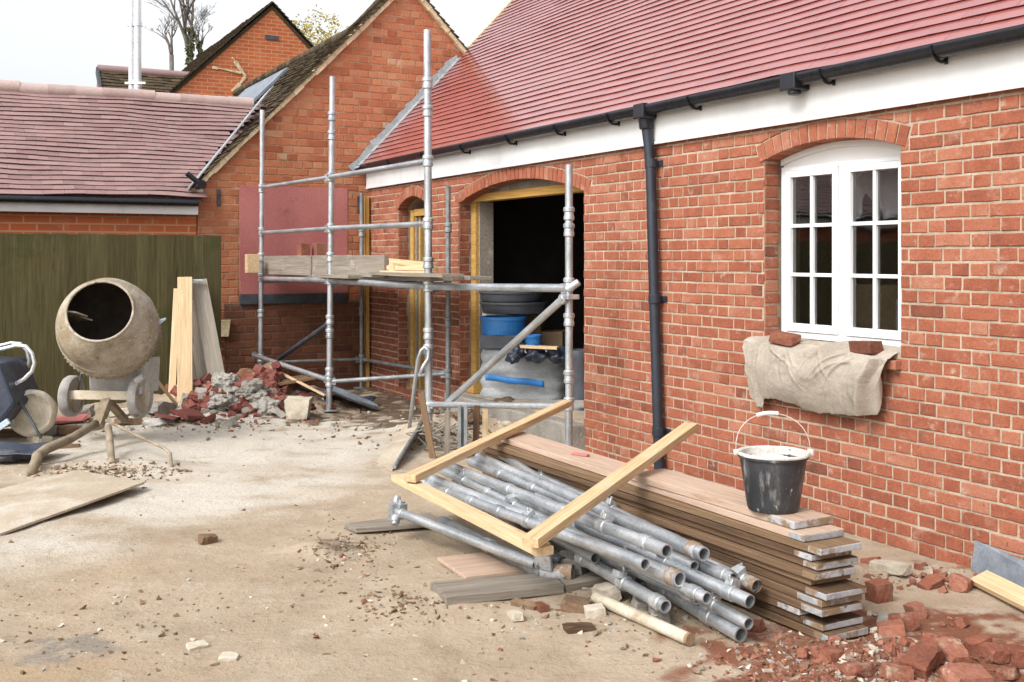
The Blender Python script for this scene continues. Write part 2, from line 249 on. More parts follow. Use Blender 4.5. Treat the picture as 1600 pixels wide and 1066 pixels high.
# ------------------------------------------------------------------ mesh collector
class M:
    def __init__(s): s.v = []; s.f = []; s.mi = []; s.g = []; s.t = []
    def add(s, verts, faces, mi=0, gco=None, tint=None):
        b = len(s.v); t = R.random() if tint is None else tint
        off = V((R.random()*9, R.random()*9, R.random()*9))
        s.v += [tuple(p) for p in verts]
        s.g += [tuple(V(p)+off) for p in (gco or verts)]
        s.t += [t]*len(verts)
        s.f += [tuple(b+i for i in f) for f in faces]; s.mi += [mi]*len(faces)
    def box(s, c, size, rot=None, mi=0, tint=None, jit=0):
        x, y, z = (k/2 for k in size)
        loc = [V((a*x, b_*y, c_*z)) for c_ in (-1, 1) for b_ in (-1, 1) for a in (-1, 1)]
        if jit: loc = [p+V((R.uniform(-jit, jit), R.uniform(-jit, jit), R.uniform(-jit, jit))) for p in loc]
        c = V(c); ws = [(rot @ p if rot else p)+c for p in loc]
        s.add(ws, [(0, 2, 3, 1), (4, 5, 7, 6), (0, 1, 5, 4), (2, 6, 7, 3), (0, 4, 6, 2), (1, 3, 7, 5)], mi, loc, tint)
    def bar(s, a, b, w, h, up=V((0, 0, 1)), mi=0, tint=None, seg=1, sag=0, wob=0):
        """square section w (sideways) x h (along up) from a to b; the grain runs along it."""
        a, b = V(a), V(b); x = (b-a); ln = x.length; x.normalize(); y = up.cross(x).normalized(); z = x.cross(y)
        vs, gs, fs = [], [], []
        for i in range(seg+1):
            k = i/seg; p = a+(b-a)*k+z*(-sag*4*k*(1-k))+y*(wob*math.sin(k*5+ln*9))
            for (cy, cz) in ((-1, -1), (1, -1), (1, 1), (-1, 1)):
                vs.append(p+y*cy*w/2+z*cz*h/2); gs.append(V((k*ln, cy*w/2, cz*h/2)))
        for i in range(seg):
            for j in range(4):
                q = 4*i; fs.append((q+j, q+4+j, q+4+(j+1) % 4, q+(j+1) % 4))
        fs += [(0, 1, 2, 3), (4*seg+3, 4*seg+2, 4*seg+1, 4*seg)]
        s.add(vs, fs, mi, gs, tint)
    def tube(s, path, r, n=10, mi=0, hollow=False, tint=None, smooth=True, caps=True):
        path = [V(p) for p in path]; rr = r if isinstance(r, (list, tuple)) else [r]*len(path)
        vs, gs, fs = [], [], []; ref = None; ln = 0
        for i, p in enumerate(path):
            t = (path[min(i+1, len(path)-1)]-path[max(i-1, 0)]).normalized()
            if ref is None: ref = t.orthogonal().normalized()
            ref = (ref-t*ref.dot(t)).normalized(); o = t.cross(ref)
            if i: ln += (p-path[i-1]).length
            for k in range(n):
                a = 2*math.pi*k/n; d_ = ref*math.cos(a)+o*math.sin(a)
                vs.append(p+d_*rr[i]); gs.append(V((ln, math.cos(a)*rr[i], math.sin(a)*rr[i])))
        for i in range(len(path)-1):
            for k in range(n):
                fs.append((i*n+k, i*n+(k+1) % n, (i+1)*n+(k+1) % n, (i+1)*n+k))
        if caps and not hollow: fs += [tuple(range(n-1, -1, -1)), tuple((len(path)-1)*n+k for k in range(n))]
        s.add(vs, fs, mi, gs, tint)
        if hollow:
            for e, sgn in ((0, 1), (len(path)-1, -1)):
                p = path[e]; t = (path[1]-path[0]).normalized() if e == 0 else (path[-1]-path[-2]).normalized()*-1
                base = vs[e*n:(e+1)*n]; ri = .8
                r1 = [p+(q-p)*ri for q in base]; r2 = [q+t*.16 for q in r1]
                ff = []
                for k in range(n):
                    k2 = (k+1) % n
                    a = (k, k2, n+k2, n+k) if e else (k2, k, n+k, n+k2)
                    ff.append(a[::-1]); b_ = (n+k, n+k2, 2*n+k2, 2*n+k); ff.append(b_ if e == 0 else b_[::-1])
                ff.append(tuple(2*n+k for k in range(n)))
                s.add(base+r1+r2, ff, mi, None, tint)
    def lathe(s, prof, mat, n=40, mi=0, tint=None, wob=0):
        """prof: (radius, height) along local z, placed by the 4x4 mat."""
        vs, gs, fs = [], [], []
        for (r, h) in prof:
            for k in range(n):
                a = 2*math.pi*k/n; rr = r*(1+wob*noise.noise(V((math.cos(a)*2, math.sin(a)*2, h*4))))
                p = V((rr*math.cos(a), rr*math.sin(a), h)); vs.append(mat @ p); gs.append(p)
        for i in range(len(prof)-1):
            for k in range(n): fs.append((i*n+k, i*n+(k+1) % n, (i+1)*n+(k+1) % n, (i+1)*n+k))
        s.add(vs, fs, mi, gs, tint)
    def hull(s, pts, mi=0, tint=None, rough=0, seed=0, cuts=2):
        bm = bmesh.new()
        for p in pts: bm.verts.new(p)
        bmesh.ops.convex_hull(bm, input=bm.verts)
        bmesh.ops.delete(bm, geom=[v for v in bm.verts if not v.link_faces], context='VERTS')
        c = sum((v.co for v in bm.verts), V())/len(bm.verts)
        if rough:
            sz = max((v.co-c).length for v in bm.verts)
            bmesh.ops.triangulate(bm, faces=bm.faces[:]); bmesh.ops.subdivide_edges(bm, edges=bm.edges[:], cuts=cuts, use_grid_fill=True)
            for v in bm.verts:
                p = (v.co-c)/sz; k = noise.fractal(p*2.2+V((seed*1.7, seed, 3)), 1, 2, 4)
                v.co += (v.co-c).normalized()*k*rough*sz+noise.noise_vector(p*4+V((seed, 5, seed)))*rough*sz*.35
        bm.verts.index_update()
        s.add([v.co.copy() for v in bm.verts], [tuple(v.index for v in f.verts) for f in bm.faces], mi, [v.co-c for v in bm.verts], tint); bm.free()
    def chunk(s, c, size, rot, mi=0, tint=None, cut=.45, rnd=R, rough=.06, cuts=3):
        """a broken piece: a block with its corners knocked off."""
        pts = []
        for cx in (-1, 1):
            for cy in (-1, 1):
                for cz in (-1, 1):
                    k = rnd.random()
                    if k < cut:
                        for ax in range(3):
                            p = [cx, cy, cz]; p[ax] *= rnd.uniform(.1, .75); pts.append(p)
                    else: pts.append([cx*rnd.uniform(.85, 1), cy*rnd.uniform(.85, 1), cz*rnd.uniform(.88, 1)])
        s.hull([rot @ V((p[0]*size[0]/2, p[1]*size[1]/2, p[2]*size[2]/2))+V(c) for p in pts], mi, tint, rough, rnd.random()*50, cuts)
    def stone(s, c, size, rot, mi=0, tint=None, seed=0, sub=2, amp=.35):
        bm = bmesh.new(); bmesh.ops.create_icosphere(bm, subdivisions=sub, radius=1); vs, gs = [], []
        for v in bm.verts:
            k = 1+amp*noise.fractal(v.co*1.3+V((seed*3.7, seed, 0)), 1, 2, 3)
            p = V((v.co.x*size[0]*k, v.co.y*size[1]*k, v.co.z*size[2]*k))/2; gs.append(p); vs.append(rot @ p+V(c))
        s.add(vs, [tuple(v.index for v in f.verts) for f in bm.faces], mi, gs, tint); bm.free()
    def grid(s, fn, nu, nv, mi=0, gfn=None, tint=None):
        vs = [V(fn(i/nu, j/nv)) for j in range(nv+1) for i in range(nu+1)]
        gs = [V(gfn(i/nu, j/nv)) for j in range(nv+1) for i in range(nu+1)] if gfn else None
        s.add(vs, [(j*(nu+1)+i, j*(nu+1)+i+1, (j+1)*(nu+1)+i+1, (j+1)*(nu+1)+i) for j in range(nv) for i in range(nu)], mi, gs, tint)
    def build(s, name, mats, parent=None, smooth=0, bevel=0, org=None, solid=0, sub=0, attrs=None):
        mats = mats if isinstance(mats, (list, tuple)) else [mats]
        root = parent
        while root is not None and root.parent is not None: root = root.parent
        if root is not None: o0 = V(root.location)
        elif org is not None: o0 = V(org)
        else:
            n = len(s.v); o0 = V((sum(p[0] for p in s.v)/n, sum(p[1] for p in s.v)/n, min(p[2] for p in s.v)))
        me = bpy.data.meshes.new(name); me.from_pydata([tuple(V(p)-o0) for p in s.v], [], s.f)
        for mm in mats: me.materials.append(MT[mm])
        if len(mats) > 1: me.polygons.foreach_set('material_index', s.mi)
        a = me.attributes.new('gco', 'FLOAT_VECTOR', 'POINT'); a.data.foreach_set('vector', [c for p in s.g for c in p])
        a = me.attributes.new('tint', 'FLOAT', 'POINT'); a.data.foreach_set('value', s.t)
        for k, vals in (attrs or {}).items():
            a = me.attributes.new(k, 'FLOAT', 'POINT'); a.data.foreach_set('value', vals)
        if smooth:
            me.polygons.foreach_set('use_smooth', [True]*len(me.polygons))
            if smooth > 1: me.set_sharp_from_angle(angle=math.radians(smooth))
        me.validate(); me.update()
        o = bpy.data.objects.new(name, me); C.objects.link(o)
        if root is None: o.location = o0
        else: o.parent = parent
        if solid:
            md = o.modifiers.new('thickness', 'SOLIDIFY'); md.thickness = solid; md.offset = 0
        if bevel:
            md = o.modifiers.new('edge', 'BEVEL'); md.width = bevel; md.segments = 2; md.limit_method = 'ANGLE'; md.angle_limit = math.radians(40)
        if sub:
            md = o.modifiers.new('smooth', 'SUBSURF'); md.levels = sub; md.render_levels = sub
        return o
def tag(o, label, cat, group=None, kind=None):
    if label: o['label'] = label
    if cat: o['category'] = cat
    if group: o['group'] = group
    if kind: o['kind'] = kind
    return o
def thing(name, label, cat, loc, group=None):
    o = bpy.data.objects.new(name, None); C.objects.link(o); o.location = loc; o.empty_display_size = .1
    return tag(o, label, cat, group)
def rotz(a): return Matrix.Rotation(a, 3, 'Z')
def frame(x, up=V((0, 0, 1))):
    x = V(x).normalized(); y = up.cross(x).normalized(); z = x.cross(y)
    return Matrix((x, y, z)).transposed()
def rrot(k=1.0, rnd=R): return Matrix.Rotation(rnd.uniform(0, 6.28), 3, 'Z') @ Matrix.Rotation(rnd.uniform(-k, k), 3, 'X') @ Matrix.Rotation(rnd.uniform(-k, k), 3, 'Y')
# ------------------------------------------------------------------ brickwork
def clip(poly, nx, nz, c):
    out = []
    for i, p in enumerate(poly):
        q = poly[(i+1) % len(poly)]; a = nx*p[0]+nz*p[1]-c; b = nx*q[0]+nz*q[1]-c
        if a <= 0: out.append(p)
        if a*b < 0:
            k = a/(a-b); out.append((p[0]+(q[0]-p[0])*k, p[1]+(q[1]-p[1])*k))
    return out
def area(p): return abs(sum(p[i][0]*p[(i+1) % len(p)][1]-p[(i+1) % len(p)][0]*p[i][1] for i in range(len(p))))/2 if len(p) > 2 else 0
def put_brick(m, poly, to3, proud, tint, step=.03, jit=.0016, depth=-.006, mi=0):
    cx = sum(p[0] for p in poly)/len(poly); cz = sum(p[1] for p in poly)/len(poly)
    ring = []
    for i, p in enumerate(poly):
        q = poly[(i+1) % len(poly)]; d_ = math.hypot(q[0]-p[0], q[1]-p[1]); n = max(1, int(d_/step))
        for k in range(n): ring.append((p[0]+(q[0]-p[0])*k/n+R.uniform(-jit, jit), p[1]+(q[1]-p[1])*k/n+R.uniform(-jit, jit)))
    n = len(ring); tl = R.uniform(-.0012, .0012); tl2 = R.uniform(-.008, .008)
    def sh(p, e):
        dx, dz = p[0]-cx, p[1]-cz
        hw = max(abs(a[0]-cx) for a in poly); hh = max(abs(a[1]-cz) for a in poly)
        return (cx+dx*max(0, 1-e/hw), cz+dz*max(0, 1-e/hh))
    a = [to3(p[0], p[1], depth) for p in ring]
    b = [to3(*sh(p, .0012), proud-.003) for p in ring]
    c = [to3(*sh(p, .0045), proud+tl+(p[1]-cz)*tl2*2) for p in ring]
    fs = [(k, (k+1) % n, n+(k+1) % n, n+k) for k in range(n)]+[(n+k, n+(k+1) % n, 2*n+(k+1) % n, 2*n+k) for k in range(n)]+[tuple(2*n+k for k in range(n))]
    g = [V((p[0]-cx, 0, p[1]-cz)) for p in ring]*3
    m.add(a+b+c, fs, mi, g, tint)
class Arch:
    def __init__(s, a0, a1, z0, zs, zc, ring):
        s.a0, s.a1, s.z0, s.zs, s.zc, s.ring = a0, a1, z0, zs, zc, ring
        w, h = a1-a0, zc-zs; s.am = (a0+a1)/2; s.R = (w*w/4+h*h)/(2*h); s.cz = zc-s.R
        s.th = math.asin(w/2/s.R)
    def top(s, a): return s.cz+math.sqrt(max(0, s.R**2-(a-s.am)**2))
def cut_open(polys, op):
    out = []
    for p in polys:
        zm = sum(q[1] for q in p)/len(p)
        if zm < op.z0: out.append(p); continue
        if zm < op.zs:
            for c in (clip(p, 1, 0, op.a0), clip(p, -1, 0, -op.a1)):
                if area(c) > .0007: out.append(c)
            continue
        Ro = op.R+op.ring+.008
        if all(math.hypot(q[0]-op.am, q[1]-op.cz) > Ro for q in p) and not min(q[0] for q in p) < op.am < max(q[0] for q in p): out.append(p); continue
        ins = p; th = op.th+.025
        for sg in (-1, 1):                    # beyond the springing the brick stays whole
            nx, nz = sg*math.cos(th), -math.sin(th); c0 = nx*op.am+nz*op.cz
            o_ = clip(ins, -nx, -nz, -c0) if len(ins) > 2 else []
            if area(o_) > .0004: out.append(o_)
            ins = clip(ins, nx, nz, c0) if len(ins) > 2 else []
        if area(ins) < .0004: continue
        xa, xb = min(q[0] for q in ins), max(q[0] for q in ins)
        up = [q for q in ins if math.hypot(q[0]-op.am, q[1]-op.cz) > Ro]
        if not up: continue
        xm = (xa+xb)/2 if len(up) > 2 else (sum(q[0] for q in up)/len(up)+(xa+xb)/2)/2
        nx = max(-.95, min(.95, (xm-op.am)/Ro)); nz = math.sqrt(1-nx*nx)
        c2 = clip(ins, -nx, -nz, -(nx*op.am+nz*op.cz+Ro))
        if area(c2) > .0004: out.append(c2)
    return out
def brickfield(m, a0, a1, z0, z1, to3, opens=(), ch=.075, st=.215, hd=.1025, j=.0105, clips=(), step=.03, proud=.006, tfn=None, jit=.0016):
    per = st+hd+2*j; row = 0; z = z0
    while z < z1-.01:
        a = a0-per*(.5 if row % 2 else 0)-R.uniform(0, .02); k = 0
        while a < a1:
            ln = st if k % 2 == 0 else hd; pcs = [(a, ln)]
            if k % 2 == 0 and R.random() < .16: pcs = [(a, hd), (a+hd+j, st-hd-j)]
            for (b, l) in pcs:
                zt = min(z+ch-j, z1)
                e = R.uniform(-.0015, .0015)
                p = [(max(b, a0), z+e), (min(b+l, a1), z+e), (min(b+l, a1), zt+e), (max(b, a0), zt+e)]
                if p[1][0]-p[0][0] < .025: continue
                ps = [p]
                for cl in clips: ps = [c for c in (clip(q, *cl) for q in ps) if area(c) > .0012]
                for op in opens: ps = cut_open(ps, op)
                for q in ps:
                    t = min(1, max(0, R.gauss(.53, .17)))
                    if tfn: t = tfn(b, z, t)
                    put_brick(m, q, to3, proud+R.uniform(-.0025, .0025), t, step, jit)
            a += ln+j; k += 1
        z += ch; row += 1
def ring_bricks(m, op, to3, inner=.11, w=.071, proud=.009):
    n = round(2*op.th*(op.R+op.ring/2)/w)
    for i in range(n):
        t0 = -op.th-.02+(2*op.th+.04)*i/n; t1 = -op.th-.02+(2*op.th+.04)*(i+1)/n; e = .0048/op.R
        ps = [(op.am+r*math.sin(t), op.cz+r*math.cos(t)) for r, t in ((op.R-.004, t0+e), (op.R-.004, t1-e), (op.R+op.ring, t1-e), (op.R+op.ring, t0+e))]
        put_brick(m, ps, to3, proud+R.uniform(-.002, .002), min(1, max(0, R.gauss(.58, .15))), .03, .0012, -inner)
def slab(m, a0, a1, z0, z1, to3, thick, opens=(), mi=0, rev=0.0):
    """mortar body of a wall with its openings; the outer face lies in the wall plane"""
    br = {a0, a1}
    for op in opens:
        n = max(6, int((op.a1-op.a0)/.08)); br |= {op.a0+(op.a1-op.a0)*i/n for i in range(n+1)}
    br = sorted(br)
    def quad(*p): m.add(p, [(0, 1, 2, 3)], mi)
    for b0, b1 in zip(br, br[1:]):
        mid = (b0+b1)/2; op = next((o for o in opens if o.a0 < mid < o.a1), None)
        sp = [((z0, z0), (z1, z1))] if op is None else [((z0, z0), (op.z0, op.z0)), ((op.top(b0), op.top(b1)), (z1, z1))]
        for (l0, l1), (h0, h1) in sp:
            quad(to3(b0, l0, 0), to3(b1, l1, 0), to3(b1, h1, 0), to3(b0, h0, 0))
            quad(to3(b1, l1, -thick), to3(b0, l0, -thick), to3(b0, h0, -thick), to3(b1, h1, -thick))
        if op: 
            quad(to3(b0, op.top(b0), 0), to3(b1, op.top(b1), 0), to3(b1, op.top(b1), -thick), to3(b0, op.top(b0), -thick))
            quad(to3(b0, op.z0, -thick), to3(b1, op.z0, -thick), to3(b1, op.z0, 0), to3(b0, op.z0, 0))
    for op in opens:
        for a, s in ((op.a0, 1), (op.a1, -1)):
            p = [to3(a, op.z0, -thick), to3(a, op.z0, 0), to3(a, op.zs, 0), to3(a, op.zs, -thick)]
            quad(*(p if s < 0 else p[::-1]))
    for a in (a0, a1): quad(to3(a, z0, -thick), to3(a, z0, 0), to3(a, z1, 0), to3(a, z1, -thick))
    quad(to3(a0, z1, 0), to3(a1, z1, 0), to3(a1, z1, -thick), to3(a0, z1, -thick))
def reveal(m, op, to3, depth=.112):
    z = op.z0; k = 0
    while z < op.zs-.02:
        zt = min(z+.0645, op.zs)
        f = lambda x, y, d_: to3(op.a0+.004+d_, y, -x)
        w = [(0.006, depth*.5-.005), (depth*.5+.005, depth)] if k % 2 and R.random() < .3 else [(.004, depth+R.uniform(-.012, .012))]
        for (x0, x1) in w: put_brick(m, [(x1, z), (x0, z), (x0, zt), (x1, zt)][::-1], lambda x, y, d_: f(x, y, d_), .004, min(1, max(0, R.gauss(.45, .2))), .03)
        z += .075; k += 1
def tiles(m, org, al, up, length, slope, gauge, w, keep=None, jit=.004, wav=0, th=.013, mi=0, edge=None):
    """courses of plain tiles laid up a slope; org lower corner, al along the eave, up the slope"""
    nn = al.cross(up).normalized()
    if nn.z < 0: nn = -nn
    rows = int(slope/gauge)+1
    for r in range(rows):
        s0 = r*gauge; n = int(length/w)+2
        for c in range(n):
            a0 = (c-(.5 if r % 2 else 0))*w
            a1 = a0+w-.002
            a0, a1 = max(a0, 0), min(a1, length)
            if a1-a0 < .02: continue
            s1 = min(s0+gauge+.03, slope+.02)
            cpos = org+al*((a0+a1)/2)+up*(s0+gauge/2)
            if keep and not keep(cpos): continue
            e = [R.uniform(-jit, jit)*.7 for _ in range(2)]; l = R.uniform(-jit, jit); lf = abs(R.gauss(0, jit*.45))
            def wv(a): return wav*(noise.noise(V((a*.5, s0*1.3, 3)))+.6*noise.noise(V((a*1.7, s0*2.7, 8)))) if wav else 0
            def P(a, s, h): return org+al*a+up*(s+l+wv(a))+nn*(h+wv(a)*.6)
            lo, hi = th*1.5+lf, .0+lf*.3
            vs = [P(a0, s0, lo-th), P(a1, s0, lo-th+e[0]*.3), P(a1, s1, hi-.004), P(a0, s1, hi-.004), P(a0, s0, lo), P(a1, s0, lo+e[0]*.3), P(a1, s1, hi+.004), P(a0, s1, hi+.004)]
            tt = min(1, max(0, R.gauss(.5, .22)))
            m.add(vs, [(0, 3, 2, 1), (4, 5, 6, 7), (1, 2, 6, 5), (2, 3, 7, 6), (3, 0, 4, 7)], mi, None, tt)
            b0 = len(m.v)-8; m.f.append((b0, b0+1, b0+5, b0+4)); m.mi.append(mi if edge is None else edge)

# ================================================================== THE LONG BUILDING
VEND = 14.0
main = thing('brick_building', 'long new brick building with glossy red tiled roof, arched window and black downpipe', 'building', W(6, 0, 0))
door_op = Arch(2.57, 4.935, .26, 2.14, 2.305, .108)
small_op = Arch(.955, 1.80, .12, 2.14, 2.27, .108)
win_op = Arch(7.10, 8.215, 1.08, 2.215, 2.30, .108)
OPS = [small_op, door_op, win_op]
to_main = lambda a, z, d: W(a, -d, z)
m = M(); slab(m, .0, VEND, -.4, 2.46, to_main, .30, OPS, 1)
brickfield(m, 0, VEND, -.295, 2.46, to_main, OPS, tfn=lambda b, z, t: t*.35 if b < 2.4 and z < 1.25 else t*(.75 if z < .1 else 1))  # corner under the platform tinted darker, its shade painted into the bricks
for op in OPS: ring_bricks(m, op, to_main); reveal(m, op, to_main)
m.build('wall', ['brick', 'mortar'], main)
# rooms behind it: floor, back and end walls, ceiling
m = M()
for lo, hi in (((.02, .32, -.1), (5.4, 4.6, .255)), ((5.5, .32, -.1), (13.9, 4.6, .255))): 
    a, b = lo, hi; m.box(W((a[0]+b[0])/2, (a[1]+b[1])/2, (a[2]+b[2])/2), (b[0]-a[0], b[1]-a[1], b[2]-a[2]), ROTL)
m.build('floor_slab', 'screed', main)
m = M()
def lbox(mm, v0, v1, q0, q1, z0, z1, mi=0, tint=None): mm.box(W((v0+v1)/2, (q0+q1)/2, (z0+z1)/2), (abs(v1-v0), abs(q1-q0), abs(z1-z0)), ROTL, mi, tint)
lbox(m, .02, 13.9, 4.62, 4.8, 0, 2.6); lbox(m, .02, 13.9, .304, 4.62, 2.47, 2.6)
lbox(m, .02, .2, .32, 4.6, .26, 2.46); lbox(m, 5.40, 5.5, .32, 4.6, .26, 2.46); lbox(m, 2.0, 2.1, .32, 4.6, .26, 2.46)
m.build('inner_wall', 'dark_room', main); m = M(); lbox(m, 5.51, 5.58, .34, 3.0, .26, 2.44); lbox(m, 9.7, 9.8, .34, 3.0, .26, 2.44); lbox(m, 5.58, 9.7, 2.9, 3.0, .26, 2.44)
lbox(m, 5.52, 6.9, .306, .33, .26, 2.46); lbox(m, 8.45, 13.6, .306, .33, .26, 2.46); lbox(m, 6.9, 8.45, .306, .33, .26, 1.0)
m.build('inner_wall', 'room_plaster', main)
# eaves
m = M(); lbox(m, 0.03, VEND, -.035, -.008, 2.425, 2.67); m.build('fascia', 'white', main, bevel=.003)
m = M(); lbox(m, 0.03, VEND, -.045, -.036, 2.418, 2.437); m.build('fascia_bead', 'white', main, bevel=.002)
m = M(); n = 10
prof = [(-.043-.052+.052*math.cos(math.pi*k/n+math.pi), 2.685+.056*math.sin(math.pi+math.pi*k/n)) for k in range(n+1)]
prof = [(-.148, 2.70)]+prof[0:]+[(-.043, 2.70)]
VS = [(-.02+(VEND+.02)*i/40) for i in range(41)]
m.grid(lambda a, b: W(-.02+(VEND+.02)*a, prof[min(int(b*(len(prof)-1)+.5), len(prof)-1)][0], prof[min(int(b*(len(prof)-1)+.5), len(prof)-1)][1]+.004*math.sin(a*9)), 40, len(prof)-1)
gut = m.build('gutter', 'black', main, smooth=1, solid=.004)
for v in (1.0, 1.95, 2.9, 3.85, 4.7, 5.5, 6.5, 7.75, 8.55, 9.6, 10.6, 11.6):
    m = M(); pts = [(-.036, 2.665), (-.04, 2.625), (-.07, 2.61), (-.105, 2.615), (-.14, 2.645), (-.156, 2.69)]
    for p, q in zip(pts, pts[1:]): m.bar(W(v, p[0], p[1]), W(v, q[0], q[1]), .018, .009, AX)
    lbox(m, v-.01, v+.01, -.046, -.036, 2.60, 2.67)
    m.build('gutter_bracket', 'black', gut, bevel=.002)
m = M(); lbox(m, 7.42, 7.55, -.160, -.037, 2.60, 2.705); m.tube([W(7.485, -.1, 2.62), W(7.485, -.1, 2.575)], .04, 14)
m.build('gutter_union', 'black', gut, bevel=.008)
# downpipe
ROOFA = math.radians(46.5); EQ, EZ = -.115, 2.692
m = M(); pv, pw = 5.93, 6.07
m.tube([W(pv, -.10, 2.66), W(pv, -.085, 2.53), W(pv+.01, -.075, 2.42), W(pv+.03, -.07, 2.2), W((pv+pw)/2, -.065, 1.2), W(pw, -.065, -.15)], .038, 16)
dp = m.build('downpipe', 'pipe_black', main, smooth=40)
m = M(); lbox(m, pv-.065, pv+.065, -.165, -.04, 2.60, 2.712); m.tube([W(pv, -.10, 2.62), W(pv, -.09, 2.53)], .05, 16); m.build('outlet', 'black', dp, bevel=.01)
for z in (.35, 1.30, 2.28):
    k = (2.4-z)/2.5; m = M(); v = pv+.02+(pw-pv-.02)*k
    m.tube([W(v, -.066, z-.03), W(v, -.066, z+.03)], .046, 16); lbox(m, v-.07, v+.07, -.02, -.006, z-.02, z+.02); lbox(m, v-.03, v+.03, -.05, -.01, z-.015, z+.015); m.build('pipe_clip', 'pipe_black', dp, bevel=.002)
# roof
UP = (AY*math.cos(ROOFA)+V((0, 0, math.sin(ROOFA)))).normalized()
SL = 4.1
m = M(); tiles(m, W(.03, EQ, EZ), AX, UP, VEND, SL, .088, .33, jit=.0013, wav=.012, th=.0112, edge=1)
roof = m.build('roof', ['tile', 'tile_edge'], main)
nn = AX.cross(UP).normalized(); nn = nn if nn.z > 0 else -nn
m = M(); o = W(.0, EQ, EZ)-nn*.03; e = o+UP*SL
b = W(0, EQ+SL*2*math.cos(ROOFA), EZ)
m.add([o, o+AX*VEND, e+AX*VEND, e, b, b+AX*VEND], [(0, 1, 2, 3), (3, 2, 5, 4)]); m.add([W(.02, .02, 2.5), W(.02, 5.4, 2.5), W(.02, 2.7, 5.3)], [(0, 1, 2)]); m.add([W(VEND-.1, .02, 2.5), W(VEND-.1, 5.4, 2.5), W(VEND-.1, 2.7, 5.3)], [(0, 1, 2)])
m.build('roof_deck', 'tile', main)
m = M()                                      # pale mortared verge along the roof's end
for i in range(44):
    s = 1.15+i*.083; 
    if s > SL: break
    p = o+UP*s+nn*.03
    m.bar(p-AX*.045+nn*R.uniform(-.004, .004), p-AX*.045+UP*.081+nn*R.uniform(-.004, .004), .075, .045, nn)
m.build('verge', 'cream_mortar', main, bevel=.006)
m = M()                                      # stepped lead against the gable
for i in range(15):
    s = -.06+i*.13; p = o+UP*s+nn*.05
    m.bar(p+AX*.045, p+AX*.045+UP*.15, .15, .006, nn)
    pz = p.z; q0 = inv(p)[1]
    e1, e2 = R.uniform(-.02, .02), R.uniform(-.02, .02)
    m.add([W(.02+.002*(i % 2), q0-.03, pz-.04), W(.02+.002*(i % 2), q0+.11, pz+.105), W(.02+.002*(i % 2), q0+.085+e1, pz+.165+e2), W(.02+.002*(i % 2), q0-.075+e2, pz+.035+e1)], [(0, 1, 2, 3)])
m.build('flashing', 'lead', main, solid=.006)
# window
wf = M(); RZ = .115
def wbar(mm, v0, v1, z0, z1, q0, q1): lbox(mm, v0, v1, q0, q1, z0, z1)
w0, w1, wz0, wz1 = 7.13, 8.19, 1.092, 2.172
n = 14
ft = lambda v: win_op.top(v)-.006
for i in range(n):                            # arched panel over the straight head
    a, b_ = w0+(w1-w0)*i/n, w0+(w1-w0)*(i+1)/n
    if ft(a) < wz1+.002 or ft(b_) < wz1+.002: pass
    za, zb = max(ft(max(a, win_op.a0)), wz1+.001), max(ft(b_), wz1+.001)
    P = [W(a, RZ+.02, wz1), W(b_, RZ+.02, wz1), W(b_, RZ+.02, zb), W(a, RZ+.02, za)]; Q = [p+AY*.04 for p in P]
    wf.add(P+Q, [(0, 1, 2, 3), (7, 6, 5, 4), (0, 4, 5, 1), (1, 5, 6, 2), (2, 6, 7, 3), (3, 7, 4, 0)])
    P = [W(a, RZ-.004, za-.035), W(b_, RZ-.004, zb-.035), W(b_, RZ-.004, zb), W(a, RZ-.004, za)]; Q = [p+AY*.024 for p in P]
    wf.add(P+Q, [(0, 1, 2, 3), (7, 6, 5, 4), (0, 4, 5, 1), (1, 5, 6, 2), (2, 6, 7, 3), (3, 7, 4, 0)])
win = wf.build('window', 'frame_white', main)
m = M()
wbar(m, w0, w0+.05, wz0, wz1, RZ, RZ+.07); wbar(m, w1-.05, w1, wz0, wz1, RZ, RZ+.07); wbar(m, w0+.05, w1-.05, wz1-.028, wz1, RZ, RZ+.07); wbar(m, w0+.05, w1-.05, wz0, wz0+.04, RZ, RZ+.07)
wm = (w0+w1)/2; wbar(m, wm-.03, wm+.03, wz0+.04, wz1-.028, RZ+.002, RZ+.07)
m.build('frame', 'frame_white', win, bevel=.004)
for (a, b_) in ((w0+.053, wm-.033), (wm+.033, w1-.053)):
    m = M(); z0, z1 = wz0+.043, wz1-.03; q0, q1 = RZ-.012, RZ+.04; s = .04
    wbar(m, a, a+s, z0, z1, q0, q1); wbar(m, b_-s, b_, z0, z1, q0, q1); wbar(m, a+s, b_-s, z1-s, z1, q0, q1); wbar(m, a+s, b_-s, z0, z0+s+.01, q0, q1)
    mid = (a+b_)/2; wbar(m, mid-.011, mid+.011, z0+s+.01, z1-s, q0+.006, q1-.01)
    hz = (z1-s-z0-s-.01)/3
    for k in (1, 2):
        zz = z0+s+.01+hz*k
        wbar(m, a+s, mid-.011, zz-.011, zz+.011, q0+.008, q1-.012); wbar(m, mid+.011, b_-s, zz-.011, zz+.011, q0+.008, q1-.012)
    m.build('casement', 'frame_white', win, bevel=.003)
    m = M(); m.add([W(a+s-.005, RZ+.014, z0+s), W(b_-s+.005, RZ+.014, z0+s), W(b_-s+.005, RZ+.014, z1-s+.005), W(a+s-.005, RZ+.014, z1-s+.005)], [(0, 1, 2, 3)])
    m.build('pane', 'glass', win)
m = M(); lbox(m, 7.08, 8.22, -.05, .11, .985, 1.035); m.build('sill', 'brick', main, bevel=.004)
